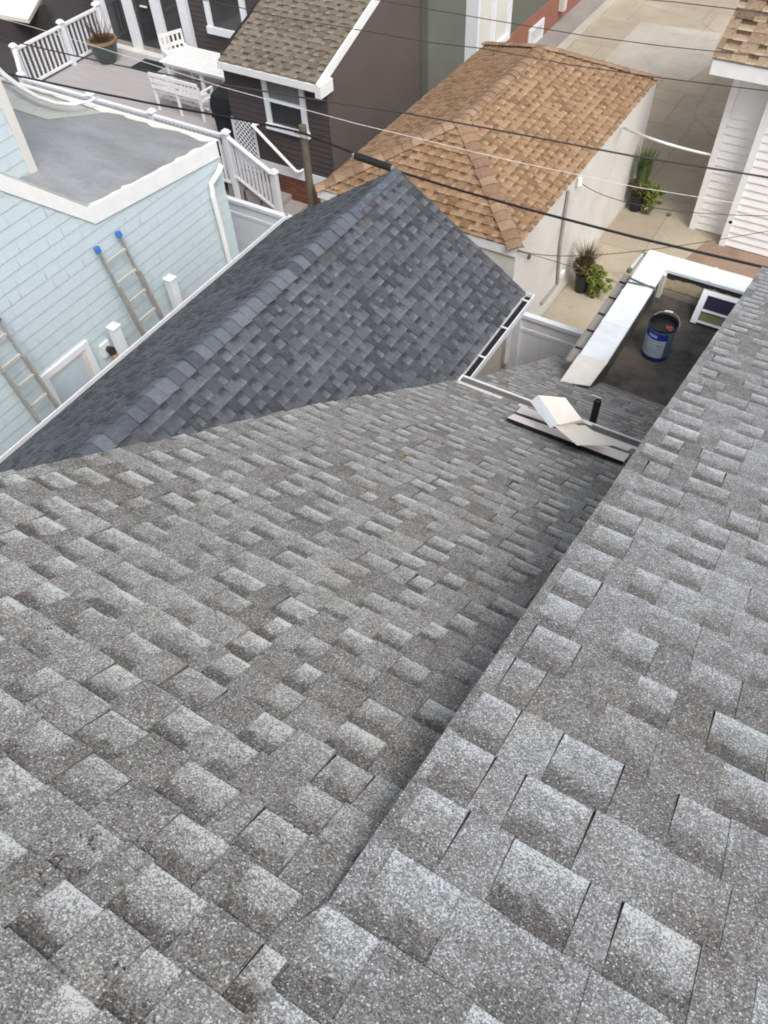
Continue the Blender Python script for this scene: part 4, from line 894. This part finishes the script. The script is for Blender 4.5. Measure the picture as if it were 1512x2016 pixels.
bw = bay.build('bay_window', 'vinyl', gh)
mb = MB(); mb.box((GX, by0 + .1, bz0 + .12), (GX + .22, by1 - .1, bz1 - .12)); mb.build('pane', 'cream', bw)
mb = MB(); c = onx(1108, 8, GX + .1); mb.box((GX, c.y - .1, c.z - .15), (GX + .18, c.y + .1, c.z + .15)); mb.build('meter_box', 'cream', gh)

# ------------------------------------------------------------------ white house on the right
wh = thing('white_sided_house', (1, 15, 0), 'white clapboard house with brown mottled roof across the alley', 'house')
mb = MB(); lap_wall(mb, (-2.31, 14.9, 0), (-1.63, 14.9, 0), 0.03, 2.95, 0.145, 0.03, (0, -1, 0)); lap_wall(mb, (-1.63, 14.6, 0), (3.5, 14.6, 0), 0.03, 2.95, 0.145, 0.03, (0, -1, 0)); mb.build('front_wall', 'white', wh)
mb = MB(); mb.quad([(-2.31, 14.9, 0), (-2.31, 22, 0), (-2.31, 22, 2.95), (-2.31, 14.9, 2.95)]); mb.quad([(-1.63, 14.6, 0), (-1.63, 14.9, 0), (-1.63, 14.9, 2.95), (-1.63, 14.6, 2.95)]); mb.build('side_wall', 'white', wh)
for x, y in ((-2.31, 14.9), (-1.63, 14.6)):
    mb = MB(); mb.box((x - .02, y - .05, 0), (x + .10, y + .02, 2.95)); mb.build('corner_board', 'white', wh)
e0, e1 = ony(1405, 116, 14.25), ony(1405, 146, 14.25); zE = e0.z
mb = MB(); mb.box((e0.x, 14.22, e1.z), (3.6, 14.27, zE)); mb.build('fascia_board', 'white', wh)
mb = MB(); mb.box((e0.x + .05, 14.27, e1.z + .02), (3.6, 15.0, e1.z + .06)); mb.build('soffit', 'cream', wh)
qw = 0.5; Vw = Vector((0, -1, -qw)).normalized(); Lw = 5 * math.sqrt(1 + qw * qw); rng = random.Random(51)
mb = MB(); shingles(mb, Vector((0, 14.2 + 5, zE + .03 + qw * 5)), (1, 0, 0), Vw, 0, Lw, lambda v: e0.x - .02, lambda v: 3.6, e=0.2, tb=0.010, tt=0.01, teeth=(0.14, 0.3), gaps=(0.12, 0.26), rng=rng); mb.build('roof', 'brownroof', wh)
c = ony(1439, 436, 14.58); mb = MB(); mb.tube([c + Vector((0, .02, 0)), c + Vector((0, -.03, 0))], .035, 8); mb.build('round_vent', 'cableg', wh)

# ------------------------------------------------------------------ white vinyl fences
def fence(x0, x1, y, z1, label, n=1):
    t = thing('vinyl_fence', (x0, y, 0), label, 'fence')
    mb = MB(); mb.box((x0, y - .045, z1 - .06), (x1, y + .045, z1)); mb.build('top_rail', 'vinyl', t)
    mb = MB(); mb.box((x0, y - .03, 0.06), (x1, y + .03, 0.16)); mb.build('cross_rail', 'vinyl', t); mb = MB(); mb.box((x0, y - .028, z1 - .30), (x1, y + .028, z1 - .24)); mb.build('cross_rail', 'vinyl', t)
    mb = MB(); k = max(1, int((x1 - x0) / .17)); wd = (x1 - x0) / k
    for i in range(k): mb.box((x0 + i * wd + .0015, y - .018, .16), (x0 + (i + 1) * wd - .0015, y + .018, z1 - .06))
    mb.build('board_panel', 'vinyl', t)
    for x in (x0, x1): mb = MB(); mb.box((x - .06, y - .06, 0), (x + .06, y + .06, z1 + .01 if x == x0 else z1 + .0)); mb.build('fence_post', 'vinyl', t)
    return t
fence(-9.6, -7.85, 9.16, 1.80, 'white vinyl fence panel between the blue house and the slate roof')
fence(-3.33, -2.16, 8.7, 1.80, 'white vinyl fence panel between the slate roofed house and the parapet')

# ------------------------------------------------------------------ potted plants in the alley
def blades(mb, c, n, h, spread, rng, w_=0.012):
    for i in range(n):
        t = rng.uniform(0, 6.28); s_ = rng.uniform(0.1, 1) * spread; l_ = h * rng.uniform(.6, 1.1); d = Vector((math.cos(t), math.sin(t), 0)); side = Vector((-d.y, d.x, 0)) * w_
        p0, p1, p2 = c + d * .04, c + d * (s_ * .45) + Vector((0, 0, l_ * .7)), c + d * s_ + Vector((0, 0, l_))
        mb.quad([p0 - side, p0 + side, p1 + side * .8, p1 - side * .8]); mb.quad([p1 - side * .8, p1 + side * .8, p2 + side * .15, p2 - side * .15])
def leaves(mb, c, n, r, rng, s=0.04):
    for i in range(n):
        while True:
            q = Vector((rng.uniform(-1, 1), rng.uniform(-1, 1), rng.uniform(-1, 1)))
            if q.length < 1: break
        p = c + Vector((q.x * r[0], q.y * r[1], q.z * r[2])); a = Vector((rng.uniform(-1, 1), rng.uniform(-1, 1), rng.uniform(-.6, .6))).normalized() * s * rng.uniform(.6, 1.3); b = a.cross(Vector((rng.uniform(-.4, .4), rng.uniform(-.4, .4), 1))).normalized() * s * .6
        mb.quad([p - a, p + b, p + a, p - b])
def potted(px, py, ph, pr, label, seed, gmat, hgt, vine, tagpos=None):
    P = onz(px, py, -9); c = Vector((P.x, P.y, 0.01)); rng = random.Random(seed)
    t = thing('potted_plant', c, label, 'potted plant', 'potted plants along the garage wall')
    mb = MB(); mb.lathe(c, [(0, 0), (pr * .75, 0), (pr * .8, .02), (pr * .97, ph - .05), (pr * 1.06, ph - .04), (pr * 1.06, ph), (pr * .95, ph), (pr * .92, ph - .05)], 20); mb.build('pot', 'blackpl', t)
    mb = MB(); mb.lathe(c, [(pr * .93, ph - .04), (0, ph - .03)], 16); mb.build('soil', 'soil', t)
    mb = MB(); blades(mb, c + Vector((0, 0, ph - .04)), 420, hgt, .34, rng, .006); mb.build('grass_blades', gmat, t)
    mb = MB(); leaves(mb, c + Vector((-.03, 0, ph + .12)), 260, (.2, .18, .16), rng, .04); mb.build('foliage', 'grassy', t)
    mb = MB(); x, y, z = vine
    leaves(mb, c + Vector((x, y, ph + z)), 380, (.17, .2, .2), rng, .032); leaves(mb, c + Vector((x + .05, y - .03, ph + z - .2)), 420, (.14, .16, .27), rng, .032); leaves(mb, c + Vector((x * .4, y, ph + z + .1)), 200, (.16, .18, .14), rng, .03)
    for i in range(6):
        a = c + Vector((x, y, ph + z)); b = a + Vector((rng.uniform(.1, .3), rng.uniform(-.15, .3), rng.uniform(-.25, .05))); leaves(mb, b, 24, (.05, .05, .04), rng, .04)
    mb.build('trailing_vine', 'lime', t)
    if tagpos: mb = MB(); d_ = c + Vector(tagpos); mb.box(d_, d_ + Vector((.06, .01, .06))); mb.build('plant_tag', 'white', t)
potted(1143, 572, .38, .145, 'black pot of reddish grass and lime vine nearer the roof', 7, 'grassy', .55, (.20, .02, .0), (.06, .02, .5))
potted(1249, 413, .36, .145, 'black pot of tall green grass and lime vine farther up the alley', 9, 'grassy2', .95, (.19, .05, .05), (.22, -.1, .1))
mb = MB(); c = onz(1316, 424, -9); mb.lathe(Vector((c.x, c.y, .012)), [(0, .01), (.05, .01), (.055, 0)], 12); tag(mb.build('drain_cover', 'cableg'), 'small round metal cover set in the alley concrete', 'drain cover')

# ------------------------------------------------------------------ overhead cables
def cable(pts, Y, r, mat, label, name='overhead_cable', sag=0.0):
    P = [ony(x, y, Y) for x, y in pts]; out = []
    for i in range(len(P) - 1):
        for k in range(6): out.append(P[i].lerp(P[i + 1], k / 6))
    out.append(P[-1]); d0 = (P[0] - P[1]).normalized(); d1 = (P[-1] - P[-2]).normalized()
    out = [P[0] + d0 * 4] + out + [P[-1] + d1 * 4]
    mb = MB(); mb.tube(out, r, 6); o = mb.build(name, mat, smooth=True); return tag(o, label, 'cable', 'overhead cables')
cable([(0, 142), (150, 174), (300, 204), (500, 240), (597, 262), (640, 279), (700, 303), (780, 336), (900, 373), (1050, 415), (1250, 467), (1512, 528)], 9.42, .018, 'black', 'thickest black overhead cable carrying the black splice case')
mb = MB(); a, b = ony(698, 306, 9.42), ony(774, 332, 9.42); spl = thing('splice_case', a, 'black tubular splice case hanging on the thick cable over the tan roof', 'splice case')
mb.tube([a, a.lerp(b, .05), a.lerp(b, .95), b], [.035, .055, .055, .035], 12); mb.build('case', 'black', spl)
mb = MB(); mb.tube([a.lerp(b, -.03), a.lerp(b, .01)], .045, 10); mb.tube([a.lerp(b, .97), a.lerp(b, 1.02)], .045, 10); mb.build('end_collar', 'alu', spl)
cable([(0, 75), (90, 97), (230, 128), (400, 160), (620, 196), (800, 223), (1000, 260), (1250, 308), (1512, 349)], 9.0, .011, 'copper', 'dark brown overhead cable second from the deck, above the white wire')
cable([(0, 36), (60, 52), (200, 95), (440, 172), (700, 243), (1000, 315), (1250, 368), (1512, 410)], 8.6, .0035, 'cablew', 'thin white overhead wire crossing the brown house window')
cable([(400, 0), (470, 14), (520, 27), (700, 58), (850, 84), (955, 96), (1120, 127), (1290, 152), (1512, 179)], 9.3, .006, 'copper', 'thin dark overhead wire crossing the ridge of the tan roof')
cable([(800, 10), (960, 38), (1150, 70), (1300, 90), (1512, 112)], 9.3, .005, 'copper', 'thin dark overhead wire crossing above the far end of the alley')
cable([(1250, -3), (1330, 4), (1512, 26)], 9.3, .005, 'copper', 'topmost thin wire at the upper right corner')
def wire3(P, r, mat, label, name='overhead_cable', cat='cable'):
    mb = MB(); n_ = 14; out = []
    a, m_, b = [Vector(p) for p in P]; 
    for k in range(n_ + 1):
        t = k / n_; out.append(a * (1 - t) ** 2 + (m_ * 2 - (a + b) / 2) * 2 * t * (1 - t) + b * t * t)
    mb.tube(out, r, 6); return tag(mb.build(name, mat, smooth=True), label, cat, 'overhead cables')
wire3([onx(1228, 252, gx1 + .02), ony(1310, 282, 12.6), ony(1400, 305, 14.2)], .022, 'cablew', 'short white conduit spanning the alley from tan roof to white house')
wire3([onx(1143, 360, gx1 + .02), ony(1280, 408, 12.5), ony(1512, 425, 14.1)], .006, 'copper', 'thin sagging wire from the garage wall lamp to the white siding')
wire3([onx(1018, 492, gx1 + .02), ony(1200, 500, 11.5), ony(1512, 455, 14.1)], .006, 'copper', 'thin wire from the garage roof corner to the white house')
wire3([onx(1018, 494, gx1 + .02), ony(1110, 520, 10.2), ony(1215, 556, 9.3)], .005, 'copper', 'short thin wire from the garage roof corner to the parapet')
